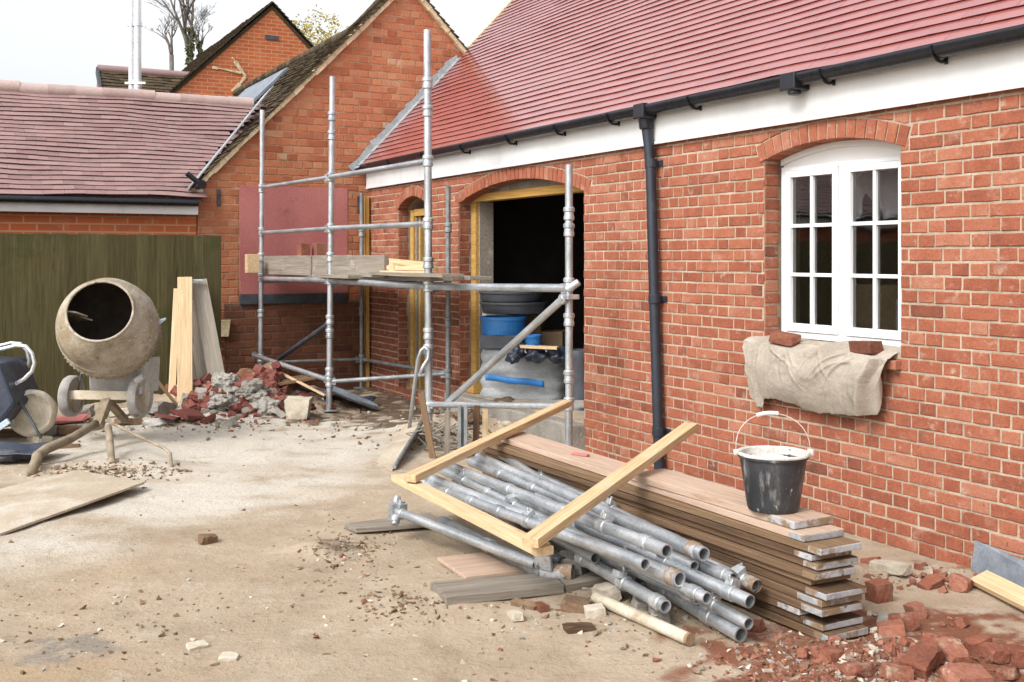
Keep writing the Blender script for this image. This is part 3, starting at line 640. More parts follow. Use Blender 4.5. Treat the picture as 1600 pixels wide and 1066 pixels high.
# sheet added behind the upper panes to imitate their pale reflections
m = M(); m.grid(lambda a, b: W(7.22+a*.62, .46+.03*math.sin(a*23)+.02*math.sin(b*9), 2.2-b*(.20+.17*abs(math.sin(a*6.28)))), 60, 12)
tag(m.build('reflection_sheet', 'white', smooth=1, solid=.004), 'pale sheet added in swags behind the white casement window, standing in for reflections', 'reflection sheet')
for (v0, v1, q0, q1, z1, mt, nm, lb) in ((7.1, 7.55, .75, 1.2, 1.42, 'card', 'packing_box', 'brown box dimly seen through the window, the taller of two'), (7.62, 8.1, .6, 1.0, 1.34, 'wrap', 'packing_box', 'grey wrapped box dimly seen through the window, the lower of two')):
    m = M(); lbox(m, v0, v1, q0, q1, .26, z1); tag(m.build(nm, mt, bevel=.006), lb, 'box')
# big doorway joinery
fr = M(); dz1 = 2.15
lbox(fr, 2.60, 2.70, .116, .235, .262, dz1)
df = fr.build('door_frame', 'yellow_wood', main, bevel=.003)
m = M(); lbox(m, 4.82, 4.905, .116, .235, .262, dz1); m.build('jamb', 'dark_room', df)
m = M(); lbox(m, 2.60, 4.905, .114, .235, dz1, dz1+.075); m.build('head_rail', 'yellow_wood', df, bevel=.003)
m = M(); 
for i in range(12):
    a, b_ = 2.60+2.305*i/12, 2.60+2.305*(i+1)/12; za, zb = max(door_op.top(a)-.004, dz1+.077), max(door_op.top(b_)-.004, dz1+.077)
    m.add([W(a, .15, dz1+.076), W(b_, .15, dz1+.076), W(b_, .15, zb), W(a, .15, za)], [(0, 1, 2, 3)])
m.build('arch_panel', 'grey_wood', df, solid=.02)
m = M(); lbox(m, 2.705, 2.73, .15, .30, .262, dz1-.002); m.build('lining', 'grey_wood', df)
m = M(); lbox(m, 2.58, 2.84, .02, .2, .262, .36); m.build('threshold_block', 'yellow_wood', df, bevel=.006)
m = M(); lbox(m, 2.5, 4.95, -.14, .30, .0, .252); m.build('door_step', 'concrete', main, bevel=.015)
# small doorway joinery
m = M(); lbox(m, 1.03, 1.12, .116, .22, .122, 2.13); sf = m.build('door_frame', 'yellow_wood', main, bevel=.003)
m = M(); lbox(m, 1.13, 1.78, .12, .2, 2.06, 2.135); m.build('head_rail', 'yellow_wood', sf)
m = M(); lbox(m, 1.125, 1.16, .14, .3, .122, 2.06); m.build('lining', 'grey_wood', sf)
m = M(); lbox(m, 1.17, 1.215, .16, .26, .122, 2.06); m.build('inner_post', 'yellow_wood', sf, bevel=.003)
m = M(); m.bar(W(.10, -.05, .02), W(.085, -.05, 2.33), .065, .045, AY); tag(m.build('corner_post', 'yellow_wood', bevel=.003), 'sawn timber post standing in the corner where the long building meets the gable', 'timber post')
# ================================================================== THE GABLE HOUSE
gab = thing('gable_house', 'old orange brick house whose tall gable rises behind the scaffold, with mossy verges', 'house', W(0, .5, 0))
AQ, AZ, GS = .508, 4.99, 1.01
QL = -2.02; QR = 3.05
to_gab = lambda a, z, d: W(d, a, z)
zr = lambda q: AZ-GS*abs(q-AQ)
m = M()
def gpoly(q0, q1, thick):
    P = [to_gab(q0, -.4, 0), to_gab(q1, -.4, 0), to_gab(q1, zr(q1)-.05, 0), to_gab(AQ, AZ-.05, 0), to_gab(q0, zr(q0)-.05, 0)]; Q = [p-AX*thick for p in P]; n = 5
    m.add(P+Q, [tuple(range(n)), tuple(range(2*n-1, n-1, -1))]+[(i, i+n, (i+1) % n+n, (i+1) % n) for i in range(n)], 1)
gpoly(QL, QR, .3)
c = 1/math.hypot(1, GS)
cl = [(-GS*c, c, (AZ-.06-GS*AQ)*c), (GS*c, c, (AZ-.06+GS*AQ)*c)]
PN = (-1.55, -.26, 1.06, 2.42)                # rendered panel
hole = Arch(PN[0]-.012, PN[1]+.012, PN[2]-.01, PN[3]-.02, PN[3]+.002, -.008)
def gt(b, z, t):
    if z < 1.05: return t*.28 if R.random() < .9 else t*.8  # low bricks darkened, scaffold shade put into the tint
    if -1.1 < b < 1.2 and z > 3.0 and noise.noise(V((b*1.3, z*1.3, 4))) > .12 and R.random() < .3: return 1.0
    if R.random() < .04: return .97
    return min(t+.07, .86)
z_d = -.3+.0865*16
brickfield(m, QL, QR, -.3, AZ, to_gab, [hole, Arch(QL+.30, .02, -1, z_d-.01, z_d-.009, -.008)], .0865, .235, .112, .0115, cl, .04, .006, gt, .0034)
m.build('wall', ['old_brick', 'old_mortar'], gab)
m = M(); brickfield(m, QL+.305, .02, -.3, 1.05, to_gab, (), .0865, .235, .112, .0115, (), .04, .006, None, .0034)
lbox(m, -.01, .001, QL+.30, .02, -.3, 1.07, 1); m.build('shaded_brickwork', ['shaded_brick', 'shaded_mortar'], gab)  # lower gable brickwork with the platform's shade painted in
m = M(); lbox(m, -.012, .012, PN[0], PN[1], 1.175, PN[3]); m.build('render_panel', 'render', gab, bevel=.004)
m = M(); lbox(m, -.012, .028, PN[0]-.005, PN[1], PN[2], 1.172); m.build('panel_sill', 'dark_steel', gab, bevel=.006)
m = M(); m.box(W(.012, -1.79, .80), (.05, .24, .17), ROTL, jit=.02); m.box(W(.014, -1.86, .62), (.04, .18, .12), ROTL, jit=.02); m.build('mortar_patch', 'cream_mortar', gab, bevel=.01)
m = M()                                       # cream mortar under the verge tiles
def vstrip(sgn, mm):
    s = 0; ln = 2.72*math.sqrt(1+GS*GS)
    while s < ln*.99:
        d_ = R.uniform(.10, .22); a = s/math.sqrt(1+GS*GS); b_ = (s+d_)/math.sqrt(1+GS*GS); w = R.uniform(.045, .07)
        A = W(.03+R.uniform(-.008, .008), AQ+sgn*a, AZ-GS*a-.035); B = W(.03+R.uniform(-.008, .008), AQ+sgn*b_, AZ-GS*b_-.035)
        mm.bar(A, B, .07, w, V((0, 0, 1))); s += d_-.003
vstrip(-1, m); vstrip(1, m)
m.build('verge_mortar', 'cream_mortar', gab, bevel=.008)
LR_E, LR_Z, LR_A = .17, 2.245, math.radians(37.3)         # left roof: eave v, z, pitch
def z_left(v): return LR_Z+(LR_E-v)*math.tan(LR_A)
def sagz(p):
    v, q, z = inv(V(p)); k = min(1, max(0, (-v-.05)/2.2)); return .27*k*k*(3-2*k)
for sgn, nm in ((-1, 'roof'), (1, 'roof_far_slope')):
    up = (AY*(-sgn)+V((0, 0, GS))).normalized(); lo = W(.085, AQ+sgn*2.66, AZ-GS*2.66)
    def keep(p, sgn=sgn):
        v, q, z = inv(p)
        if sgn < 0 and v < -.05: return z > z_left(v)-.05 if v > -1.75 else z > LR_Z+.3
        if sgn > 0: return q > 1.15 and q < 1.2 or z > 4.0
        return True
    m = M(); tiles(m, lo, -AX, up, 8.5, 2.66*math.sqrt(1+GS*GS), .095, .165, keep, .012, .02, .016)
    m.v = [(p[0], p[1], p[2]-sagz(p)) for p in m.v]
    rf = m.build(nm, 'moss_tile', gab)
    if sgn < 0:
        m = M(); n2 = (-AX).cross(up); n2 = n2 if n2.z > 0 else -n2
        for (va, vb, sa, sb) in ((-4.1, -6.6, 2.6, 3.45),):
            P = [W(va, AQ-2.66, AZ-GS*2.66)+up*sa, W(vb, AQ-2.66, AZ-GS*2.66)+up*sa, W(vb, AQ-2.66, AZ-GS*2.66)+up*sb, W(va, AQ-2.66, AZ-GS*2.66)+up*sb]
            m.add([p+n2*.05-V((0, 0, .27)) for p in P], [(0, 1, 2, 3)])
        m.build('rooflight', 'slate', rf, solid=.04)
m = M(); m.add([W(-.3, QL, 2.05), W(-8.4, QL, 2.05), W(-8.4, AQ, AZ-.36), W(-.05, AQ, AZ-.36), W(-.3, QR, AZ-GS*(QR-AQ)-.36), W(-8.4, QR, AZ-GS*(QR-AQ)-.36)], [(0, 1, 2, 3), (3, 2, 5, 4), (1, 5, 2)])
m.add([W(-.2, QL, -.2), W(-8.4, QL, -.2), W(-8.4, QL, 2.4), W(-.2, QL, 2.4)], [(0, 1, 2, 3)]); m.add([W(-8.4, QL, -.2), W(-8.4, QR, -.2), W(-8.4, QR, 2.4), W(-8.4, QL, 2.4)], [(0, 1, 2, 3)])
m.build('roof_deck', 'moss_tile', gab)
m = M()
for i in range(34): a_, b_ = W(.06-i*.25, AQ, AZ+.0), W(.06-(i+1)*.25+.01, AQ, AZ+.005); m.tube([a_-V((0, 0, sagz(a_))), b_-V((0, 0, sagz(b_)))], [.075, .07], 10)
m.build('ridge_tile', 'moss_tile', gab, smooth=40)
m = M()                                       # gutter end and white barge end at the low corner
m.tube([W(.11, QL-.02, 2.40), W(.24, QL+.0, 2.40)], .05, 12); m.tube([W(.2, QL-.02, 2.41), W(.2, QL-.16, 2.52)], .03, 10)
m.build('gutter_end', 'black', gab, smooth=40)
m = M(); lbox(m, .03, .055, QL-.02, QL+.05, 2.26, 2.45); m.build('barge_end', 'white', gab, bevel=.004)
for (q, z) in ((-1.79, 2.32), (-.12, 2.28)):
    m = M(); lbox(m, .0, .03, q-.02, q+.02, z-.14, z+.05); m.build('iron_tie', 'dark_steel', gab, bevel=.006)
# ================================================================== THE OUTBUILDING ON THE LEFT
lef = thing('outbuilding', 'low brick outbuilding with a wavy rose-coloured tiled roof above the green fence', 'outbuilding', W(0, -6, 0))
m = M(); lbox(m, -.25, -.02, -14, QL-.01, -.3, 2.1)
P = [W(-.02, -14, z) for z in (1.2, 2.12)]
m2 = M(); q0, q1 = -14, QL-.01
m2.add([W(-.012, q0, -.2), W(-.012, q1, -.2), W(-.012, q1, 2.1), W(-.012, q0, 2.1)], [(0, 1, 2, 3)], 0, [V((q0, -.2, 0)), V((q1, -.2, 0)), V((q1, 2.1, 0)), V((q0, 2.1, 0))])
m.build('wall_core', 'old_mortar', lef); m2.build('wall', 'far_brick', lef)
m = M(); lbox(m, .10, .125, -14, QL-.02, 2.07, 2.165); m.build('fascia', 'white', lef, bevel=.003)
m = M(); lbox(m, -.02, .098, -14, QL-.02, 2.10, 2.12); m.build('soffit', 'white', lef)
m = M(); m.tube([W(.165, -14, 2.205), W(.165, QL-.03, 2.20)], .04, 12); m.build('gutter', 'black', lef, smooth=40)
upl = (-AX*math.cos(LR_A)+V((0, 0, math.sin(LR_A)))).normalized(); LSL = 1.74/math.cos(LR_A)
def keepl(p):
    v, q, z = inv(p)
    return q < QL+.05 or z > AZ-GS*abs(q-AQ)-.03
m = M(); tiles(m, W(LR_E, -13.5, LR_Z), AY, upl, 13.5+1.2, LSL, .092, .21, keepl, .003, .030, .0135, edge=1)
rl = m.build('roof', ['rose_tile', 'old_tile_edge'], lef)
m = M(); rv, rz = LR_E-1.74, LR_Z+1.74*math.tan(LR_A)
m.add([W(LR_E-.02, -13.5, LR_Z-.03), W(LR_E-.02, QL, LR_Z-.03), W(rv, -.75, rz-.03), W(rv, -13.5, rz-.03), W(2*rv-LR_E, -13.5, LR_Z-.03), W(2*rv-LR_E, QL+.2, LR_Z-.03)], [(0, 1, 2, 3), (3, 2, 5, 4)])
m.build('roof_deck', 'rose_tile', lef)
m = M(); q = -13.5
while q < -1.1:
    e = R.uniform(-.012, .012); m.tube([W(rv, q, rz+.0+e), W(rv, q+.31, rz+.0+e+R.uniform(-.006, .006))], .085, 12); q += .305
m.build('ridge_tile', 'rose_ridge', lef, smooth=40)
m = M()                                       # lead valley where the two roofs meet
def vp(v): 
    z = z_left(v); q = AQ-(AZ-z)/GS; return W(v, q, z)
for k in range(9):
    va, vb = .15-k*.2, .15-(k+1)*.2; d0 = AY*.02+V((0, 0, .075)); d1 = AY*.15+V((0, 0, .215)); 
    m.add([vp(va)+d0, vp(vb)+d0, vp(vb)+d1, vp(va)+d1], [(0, 1, 2, 3)])
m.build('valley_lead', 'lead', lef, solid=.012)
# flues
for (px, r) in ((205.5, .042), (215, .052)):
    p = D(px, 130, 15.6); t = thing('flue_pipe', {205.5: 'slimmer of the two bright steel flues rising behind the rose roof', 215: 'thicker of the two bright steel flues rising behind the rose roof'}[px], 'flue', (p.x, p.y, 3.0), 'steel flues behind the outbuilding roof')
    m = M(); m.tube([(p.x, p.y, 2.6), (p.x, p.y, 6.2)], r, 20); m.build('pipe', 'flue', t, smooth=40)
    for z in (3.75, 4.9): m = M(); m.tube([(p.x, p.y, z-.03), (p.x, p.y, z+.03)], r+.012, 20); m.build('collar', 'flue', t, smooth=40)
    if px > 210:
        m = M(); m.bar((p.x-.16, p.y-.05, 4.06), (p.x+.13, p.y-.05, 4.06), .03, .03); m.tube([(p.x, p.y, 4.0), (p.x, p.y, 4.1)], r+.008, 16); m.build('bracket', 'flue', t)
# far gable house
fd = 25.0; s_ = F/fd
ap = D(425, 8, fd); va_, qa_, za_ = inv(ap)
far = thing('far_gable_house', 'distant orange brick gable with an old white roof scar below its small vent', 'house', W(va_, qa_, 0))
slp = .97; half = 3.1
m = M(); 
def fq(q, z, d_=0): return W(va_+d_, q, z)
def pgon(mm, pts, thick, mi=0):
    P = [fq(q, z, 0) for q, z in pts]; Q = [p-AX*thick for p in P]; n = len(P); g = [V((q, z, 0)) for q, z in pts]*2
    mm.add(P+Q, [tuple(range(n)), tuple(range(2*n-1, n-1, -1))]+[(i, i+n, (i+1) % n+n, (i+1) % n) for i in range(n)], mi, g)
pgon(m, [(qa_-half, 0), (qa_+half, 0), (qa_+half, za_-slp*half), (qa_, za_), (qa_-half, za_-slp*half)], .3)
m.build('wall', 'far_brick', far)
m = M()
for sgn in (-1, 1):
    up = (AY*(-sgn)+V((0, 0, slp))).normalized()
    tiles(m, W(va_+.08, qa_+sgn*(half+.1), za_-slp*(half+.1)+.05), -AX, up, 7.0, (half+.1)*math.sqrt(1+slp*slp), .12, .2, None, .012, .02, .02)
m.build('roof', 'moss_tile', far)
m = M(); za2, zb2 = za_-.05, za_-slp*half-.05
m.add([fq(qa_-half-.05, zb2, .02), fq(qa_, za2, .02), fq(qa_+half+.05, zb2, .02), fq(qa_-half-.05, zb2, -7), fq(qa_, za2, -7), fq(qa_+half+.05, zb2, -7)], [(0, 1, 4, 3), (1, 2, 5, 4)]); m.build('roof_deck', 'moss_tile', far, solid=.09)
m = M()
def scar(pts, w, mm):
    P = [D(x, y, fd-.1) for x, y in pts]
    P = [fq(inv(p)[1], p.z, .015) for p in P]
    for a, b_ in zip(P, P[1:]):
        n = max(2, int((b_-a).length/.11))
        for i in range(n):
            mm.bar(a+(b_-a)*(i/n), a+(b_-a)*((i+1.04)/n), .03, w*R.uniform(.35, 1.1), AX.cross(b_-a).normalized())
for pts, w in (([(356, 94), (366, 106), (380, 122), (370, 134), (357, 147)], .09), ([(322, 112), (372, 117)], .06)):
    m = M(); scar(pts, w, m); m.build('mortar_scar', 'cream_mortar', far, bevel=.01)
m = M(); p = D(424, 59, fd); m.box(fq(inv(p)[1], p.z, .01), (.03, .30, .10), ROTL); m.build('vent', 'dark_steel', far)
# far low roof
fd2 = 22.0; A_ = D(176, 150, fd2); v2, q2, z2 = inv(A_)
low = thing('far_low_house', 'distant low brown tiled roof between the steel flues and the far gable', 'house', W(v2, q2, 0))
zt = D(178, 84, fd2).z; up2 = (-AX*.8+V((0, 0, .75))).normalized()
m = M(); tiles(m, W(v2, q2, zt-1.9), AY, up2, 6.5, 2.81, .12, .2, None, .012, .04, .02); m.build('roof', 'moss_tile', low)
m = M(); lbox(m, v2-4, v2-.3, q2+.1, q2+6.4, 0, zt-1.9); m.add([W(v2, q2, zt-1.93), W(v2, q2+6.5, zt-1.93), W(v2-2.04, q2+6.5, zt-.03), W(v2-2.04, q2, zt-.03), W(v2-4.1, q2, zt-1.93), W(v2-4.1, q2+6.5, zt-1.93)], [(0, 1, 2, 3), (3, 2, 5, 4), (0, 3, 4), (1, 5, 2)]); m.build('wall', 'old_brick', low)
m = M(); m.tube([W(v2-2.04, q2-.02, zt), W(v2-2.04, q2+6.5, zt-.01)], .1, 10); m.build('ridge_tile', 'rose_tile', low, smooth=40)
m = M(); m.bar(W(v2+.03, q2-.03, zt-1.95), W(v2-2.04, q2-.03, zt-.02), .05, .16); m.build('bargeboard', 'dark_steel', low)
# ================================================================== FENCE
fz0, ftop = .02, 1.83
fq1 = -1.965
fence = thing('timber_fence', 'tall close-boarded fence stained olive green, behind the cement mixer', 'fence', W(.85, -5, 0))
m = M(); q = fq1
while q > -11:
    w = R.uniform(.094, .104); t = R.uniform(.25, .75)
    m.box(W(.85+R.uniform(-.003, .003), q-w/2+.004, (fz0+ftop)/2+R.uniform(-.004, .004)), (.014, w+.004, ftop-fz0), ROTL @ Matrix.Rotation(math.radians(R.uniform(3.5, 6.5)), 3, 'Z'), tint=t); q -= w-.003
m.build('boarding', 'fence', fence)
m = M(); q = fq1-.05
while q > -11: lbox(m, .74, .835, q-.1, q, -.1, ftop-.04); q -= 2.4
m.build('post', 'fence', fence)
m = M()
for z in (.4, 1.0, 1.6): lbox(m, .79, .834, -11, fq1-.1, z-.04, z+.04)
m.build('rail', 'fence', fence)
# ================================================================== TREES
def bare(px, py0, py1, d, seed, r0, label, ivy=False, spread=.5):
    rnd = random.Random(seed); base = D(px, 402, d); base.z = -.1; top = D(px, py1, d).z; z0 = D(px, py0, d).z
    t = thing('bare_tree', label, 'tree', base, 'bare trees behind the far roofs')
    m = M(); m.tube([base, base+V((.05, 0, z0*.5)), base+V((0, 0, z0))], [r0*1.5, r0*1.15, r0], 9); m.build('trunk', 'bark', t, smooth=1)
    m = M()
    def br(p, dr, ln, r, lv):
        pts = [p]; rs = [r]; dd = dr.copy()
        for k in range(5):
            dd = (dd+V((rnd.uniform(-1, 1), rnd.uniform(-.6, .6), rnd.uniform(-.25, .45)))*.17).normalized(); pts.append(pts[-1]+dd*ln/5); rs.append(max(.006, r*(1-.13*(k+1))))
        m.tube(pts, rs, 6 if lv < 2 else 4)
        if lv < 4:
            for k in range(rnd.choice((2, 3, 3)) if lv else 4):
                i = rnd.randint(2, 5); a = rnd.uniform(0, 6.28)
                nd = (dd+V((math.cos(a)*spread*1.5, math.sin(a)*spread, rnd.uniform(-.1, .5)))).normalized()
                br(pts[i], nd, ln*rnd.uniform(.5, .8), rs[i]*.72, lv+1)
    h = top-z0
    for k in range(2 if not ivy else 3):
        br(base+V((0, 0, z0-.02)), V((rnd.uniform(-.3, .3), 0, 1)).normalized(), h*rnd.uniform(.55, .75), r0*.85, 0)
    m.build('branches', 'bark', t, smooth=1)
    if ivy:
        m = M()
        for k in range(900):
            z = rnd.uniform(z0*.5, z0+h*.32); a = rnd.uniform(0, 6.28); rr = r0*rnd.uniform(.9, 2.2)*(1.15-.5*z/(z0+h*.3))
            c_ = base+V((math.cos(a)*rr, math.sin(a)*rr, z)); q_ = rrot(1.5, rnd); s = rnd.uniform(.05, .1)
            m.add([c_+q_ @ V(p) for p in ((-s, 0, 0), (0, -s*.6, .02), (s, 0, 0), (0, s*.8, .02))], [(0, 1, 2, 3)], tint=rnd.random())
        m.build('ivy', 'ivy', t)
bare(297, 85, -60, 42, 3, .115, 'bare tree with the thickest ivy-clad trunk, rising between the flues and the far gable', True)
bare(268, 82, 15, 42, 12, .085, 'slender leafless tree with thin twigs just right of the flues', False, .6)
bare(312, 78, 25, 44, 21, .07, 'short ivy-wrapped tree leaning beside the far orange gable', True, .45)
rnd = random.Random(5); base = D(505, 402, 48); base.z = -.1; cz = D(500, 62, 48)
yt = thing('autumn_tree', 'yellowing tree showing above the gable house roof', 'tree', base)
m = M(); m.tube([base, (base.x, base.y, cz.z*.6), (base.x, base.y, cz.z)], [.3, .22, .1], 8)
m.build('trunk', 'bark', yt, smooth=1)
m = M()
for k in range(2600):
    a = rnd.uniform(0, 6.28); e = math.acos(rnd.uniform(-1, 1)); rr = rnd.random()**.4
    p = V((math.cos(a)*math.sin(e)*1.55, math.sin(a)*math.sin(e)*1.5, math.cos(e)*1.25))*rr*(1+.35*noise.noise(V((math.cos(a)*2, math.sin(a)*2, math.cos(e)*2))))
    if noise.noise(p*1.5) < -.06: continue
    s = rnd.uniform(.04, .09); q_ = rrot(1.5, rnd); c_ = cz+p
    m.add([c_+q_ @ V(v) for v in ((-s, 0, 0), (0, -s*.6, 0), (s, 0, 0), (0, s*.6, 0))], [(0, 1, 2, 3)], tint=rnd.random())
m.build('crown', 'yleaf', yt)
# ================================================================== SCAFFOLD
def onz(px, d): return (px-800)/F*d
SA, SB, SC, SE = V((onz(407, 12.5), 12.5, 0)), V((onz(514, 11.1), 11.1, 0)), V((onz(670, 9.5), 9.5, 0)), V((onz(889, 8.1), 8.1, 0))
SD, SF = W(2.64, -.155, 0), W(.13, -.13, 0)
sc = thing('scaffold', 'galvanised tube scaffold with a working platform in front of the doorways', 'scaffold', (SB.x, SB.y, 0))
def standard(p, top, r, cups, px_top=0):
    z0 = H(p.x, p.y)
    m = M(); lean = V((px_top, 0, 0))
    m.tube([(p.x, p.y, z0-.02), V((p.x, p.y, top))+lean], r, 14, hollow=True)
    s = m.build('standard', 'steel' if r > .026 else 'dull_steel', sc, smooth=40)
    for z in cups:
        k = lean*((z-z0)/(top-z0)); m = M(); q = V((p.x, p.y, 0))+k
        m.lathe([(r+.003, z-.05), (r+.011, z-.042), (r+.011, z-.02), (r+.008, z-.016), (r+.006, z+.012), (r+.014, z+.018), (r+.014, z+.04), (r+.004, z+.052)], Matrix.Translation((q.x, q.y, 0)), 14)
        m.build('cup_joint', 'dull_steel' if r <= .026 else 'steel', s, smooth=30)
    m = M(); m.box((p.x, p.y, z0+.006), (.15, .15, .012), ROTL); m.build('base_plate', 'dull_steel', s, bevel=.002)
standard(SA, 3.27, .028, (.45, .96, 1.37, 1.60, 1.89, 2.38), .02)
standard(SB, 3.42, .030, (.34, .44, .83, .97, 1.37, 1.60, 1.89, 2.41, 2.83, 3.02), .035)
standard(SC, 3.56, .034, (.30, .80, .94, 1.35, 1.55, 1.89, 2.43, 2.86, 3.1), -.012)
standard(SE, 2.28, .028, (.52, .72, 1.14, 1.40, 1.80, 1.92), 0)
standard(SD, 2.3, .025, (.45, .96, 1.37, 1.89), 0)
standard(SF, 2.36, .024, (.40, .96, 1.37, 1.89), 0)
def ledger(a, za, b, zb, r=.024, mat='steel', name='ledger', flat=True):
    a = V((a.x, a.y, za)); b = V((b.x, b.y, zb)); x = (b-a).normalized(); m = M()
    m.tube([a+x*.03, b-x*.03], r, 12)
    for e, s in ((a, 1), (b, -1)):
        m.bar(e+x*s*.02, e+x*s*.075, .03, .07)
    m.build(name, mat, sc, smooth=40)
ledger(SA, 2.39, SB, 2.405, .021); ledger(SB, 2.405, SC, 2.43, .025)
ledger(SA, 1.875, SB, 1.89, .021); ledger(SB, 1.89, SC, 1.888, .025)
ledger(SA, 1.355, SB, 1.365, .028); ledger(SB, 1.365, SC, 1.345, .030); ledger(SC, 1.345, SE, 1.372, .031)
ledger(SB, .345, SD, .45, .022, 'dull_steel'); ledger(SA, .40, SF, .385, .02, 'dull_steel'); ledger(SF, .385, SD, .45, .02, 'dull_steel'); ledger(SC, .33, SE, .50, .026)
ledger(SF, 1.33, SD, 1.33, .024, 'dull_steel'); ledger(SA, 1.33, SF, 1.33, .022, 'dull_steel'); ledger(SB, 1.33, W(1.9, -.15, 0), 1.33, .022, 'dull_steel'); ledger(SC, 1.30, SD, 1.31, .022, 'dull_steel')
ledger(V((onz(394, 12.2), 12.2, 0)), .52, SB, .36, .026)                      # sloping one by the rubble
ledger(D(432, 567, 12.55), .42, SB, .93, .026, 'dark_steel', 'brace')
bt = V((SC.x+.10, SC.y-.06, 0)); ledger(bt, .29, V((SE.x-.02, SE.y-.06, 0)), 1.32, .029, 'steel', 'brace')
m = M(); m.box(V((SE.x+.0, SE.y-.04, 1.31)), (.13, .1, .035), ROTL); m.tube([(SE.x-.02, SE.y-.05, 1.36), (SE.x+.07, SE.y-.07, 1.42)], .028, 12)
m.build('coupler', 'steel', sc, bevel=.006)
# platform boards: each lifts off
def deckb(v0, v1, t, w, z, label, mat='grey_wood', h=.036, x=0):
    m = M(); m.bar(W(v0, -t+x, z), W(v1, -t-x, z), w, h, seg=6, sag=.004)
    return tag(m.build('platform_board', mat, bevel=.004), label, 'board', 'boards of the scaffold platform')
deckb(.10, 2.55, 1.05, .225, 1.412, 'grey board at the outer edge of the scaffold platform, its end at the big post')
deckb(.12, 3.9, .80, .225, 1.412, 'grey board second from the outer edge of the scaffold platform')
deckb(.10, 3.6, .56, .225, 1.412, 'grey board between the middle and the wall side of the scaffold platform')
deckb(.12, 3.7, .32, .225, 1.412, 'grey board of the scaffold platform closest to the brick wall')
deckb(2.75, 4.42, .93, .2, 1.45, 'thin light grey board lying on the platform, ending in front of the dark doorway', h=.03)
# toe board, new timber, brick, block on the platform
def P_line(px):                               # point on the outer line of posts seen at px
    for a, b in ((SA, SB), (SB, SC), (SC, SE)):
        for k in range(201):
            p = a+(b-a)*(k/200)
            if 800+F*p.x/p.y >= px: return p
m = M(); a = P_line(412); b = P_line(602)
m.bar((a.x, a.y+.07, 1.51), (b.x, b.y+.07, 1.515), .042, .21, seg=5, wob=.004)
toe = tag(m.build('toe_board', 'grey_wood', bevel=.004), 'weathered grey toe board standing on edge along the scaffold platform', 'toe board')
m = M(); k = a+(b-a)*.43; m.box((k.x, k.y+.03, 1.51), (.05, .012, .21), ROTL); m.build('joint_plate', 'grey_wood', toe)
p = D(394, 412, 12.3); m = M(); m.box((p.x, p.y, p.z+.0), (.10, .14, .21), ROTL); tag(m.build('timber_block', 'new_wood', bevel=.006), 'pale timber block beside the outermost scaffold post', 'timber block')
lab = ['lowest of the new pale battens on the scaffold platform', 'new pale batten in the middle of the bundle on the platform', 'top new pale batten of the bundle on the platform, slightly fanned out', 'short new timber block under the fanned battens on the platform']
q0 = D(598, 415, 10.15); q1 = D(668, 420, 9.45)
for i in range(3):
    m = M(); a_ = V((q0.x, q0.y+.14+.04*i, 1.455+.047*i+.02*(i == 2))); b_ = V((q1.x+.02, q1.y+.20+.05*i, 1.455+.047*i-.0*i))
    m.bar(a_, b_+V((0, 0, -.02*(i == 2))), .11, .042)
    tag(m.build('batten', 'new_wood', bevel=.003), lab[i], 'batten', 'new battens on the platform')
m = M(); m.box((q0.x+.10, q0.y-.01, 1.49), (.11, .05, .12), ROTL); tag(m.build('timber_block', 'new_wood', bevel=.003), lab[3], 'timber block')
for i, (px, py, lb) in enumerate(((474, 397, 'rusty red brick on the platform behind the toe board, at the left of its pair'), (498, 397, 'rusty red brick on the platform behind the toe board, at the right of its pair'))):
    p = D(px, 415, 12.0); m = M(); m.box((p.x, p.y, 1.43+.165), (.155, .1, .31), ROTL)
    tag(m.build('brick', 'frag', bevel=.005), lb, 'brick', 'bricks on the platform')
# ================================================================== GROUND
xs = [-70, -50, -35, -24, -17, -13, -10, -8, -7, -6.4]
x = -6.0
while x < 4.6: xs.append(x); x += .045
xs += [5, 5.6, 6.5, 8, 10, 14, 20, 30, 45, 70]
ys = [-30, -18, -10, -5, -2, 0, 1, 2, 2.6]
y = 3.0
while y < 13.6: ys.append(y); y += .045
ys += [14, 15, 17, 20, 25, 32, 42, 60, 90, 130]
nx, ny = len(xs), len(ys); vs = []; at = {k: [] for k in ('dust', 'mud', 'red', 'grey', 'ochre')}
def blobs(lst): return [(G(px, py, 0), rx, ry, w) for px, py, rx, ry, w in lst]
BL = {'dust': blobs([(330, 690, 2.2, .9, .95), (120, 700, 1.2, .6, .6), (480, 668, 1.1, .35, .7), (300, 770, 1.2, .5, .8), (60, 860, .7, .35, .75), (560, 720, .6, .5, .35), (190, 790, .9, .4, .5), (1450, 950, .6, .2, .35)]),
      'mud': blobs([(560, 625, 1.6, 1.1, 1.0), (450, 600, .9, .7, .9), (650, 660, .7, .45, .8), (520, 858, .33, .16, .5), (640, 945, .33, .12, .42), (640, 610, 1.4, 1.0, .9), (195, 778, .3, .05, .6), (400, 1010, .4, .1, .2), (205, 742, .35, .1, .3), (1170, 1020, .3, .1, .35), (860, 925, .4, .12, .25)]),  # mud; around the scaffold it also carries painted shade
      'red': blobs([(1330, 1040, .55, .28, 1.0), (1210, 1010, .4, .16, .75), (1440, 985, .45, .3, .75), (370, 645, .8, .4, .7), (1180, 1062, .4, .15, .8), (1560, 1040, .4, .2, .6), (1420, 890, .5, .12, .45)]),
      'grey': blobs([(120, 1000, .33, .12, .6), (60, 1010, .3, .12, .3), (30, 870, .6, .2, .3), (95, 1040, .3, .08, .45)]),
      'ochre': blobs([(60, 980, .8, .5, .5), (200, 740, .5, .2, .55), (250, 880, .9, .4, .45), (650, 780, .9, .4, .3), (900, 980, 1.0, .25, .35), (160, 1055, .6, .12, .7), (560, 840, .7, .3, .4)])}
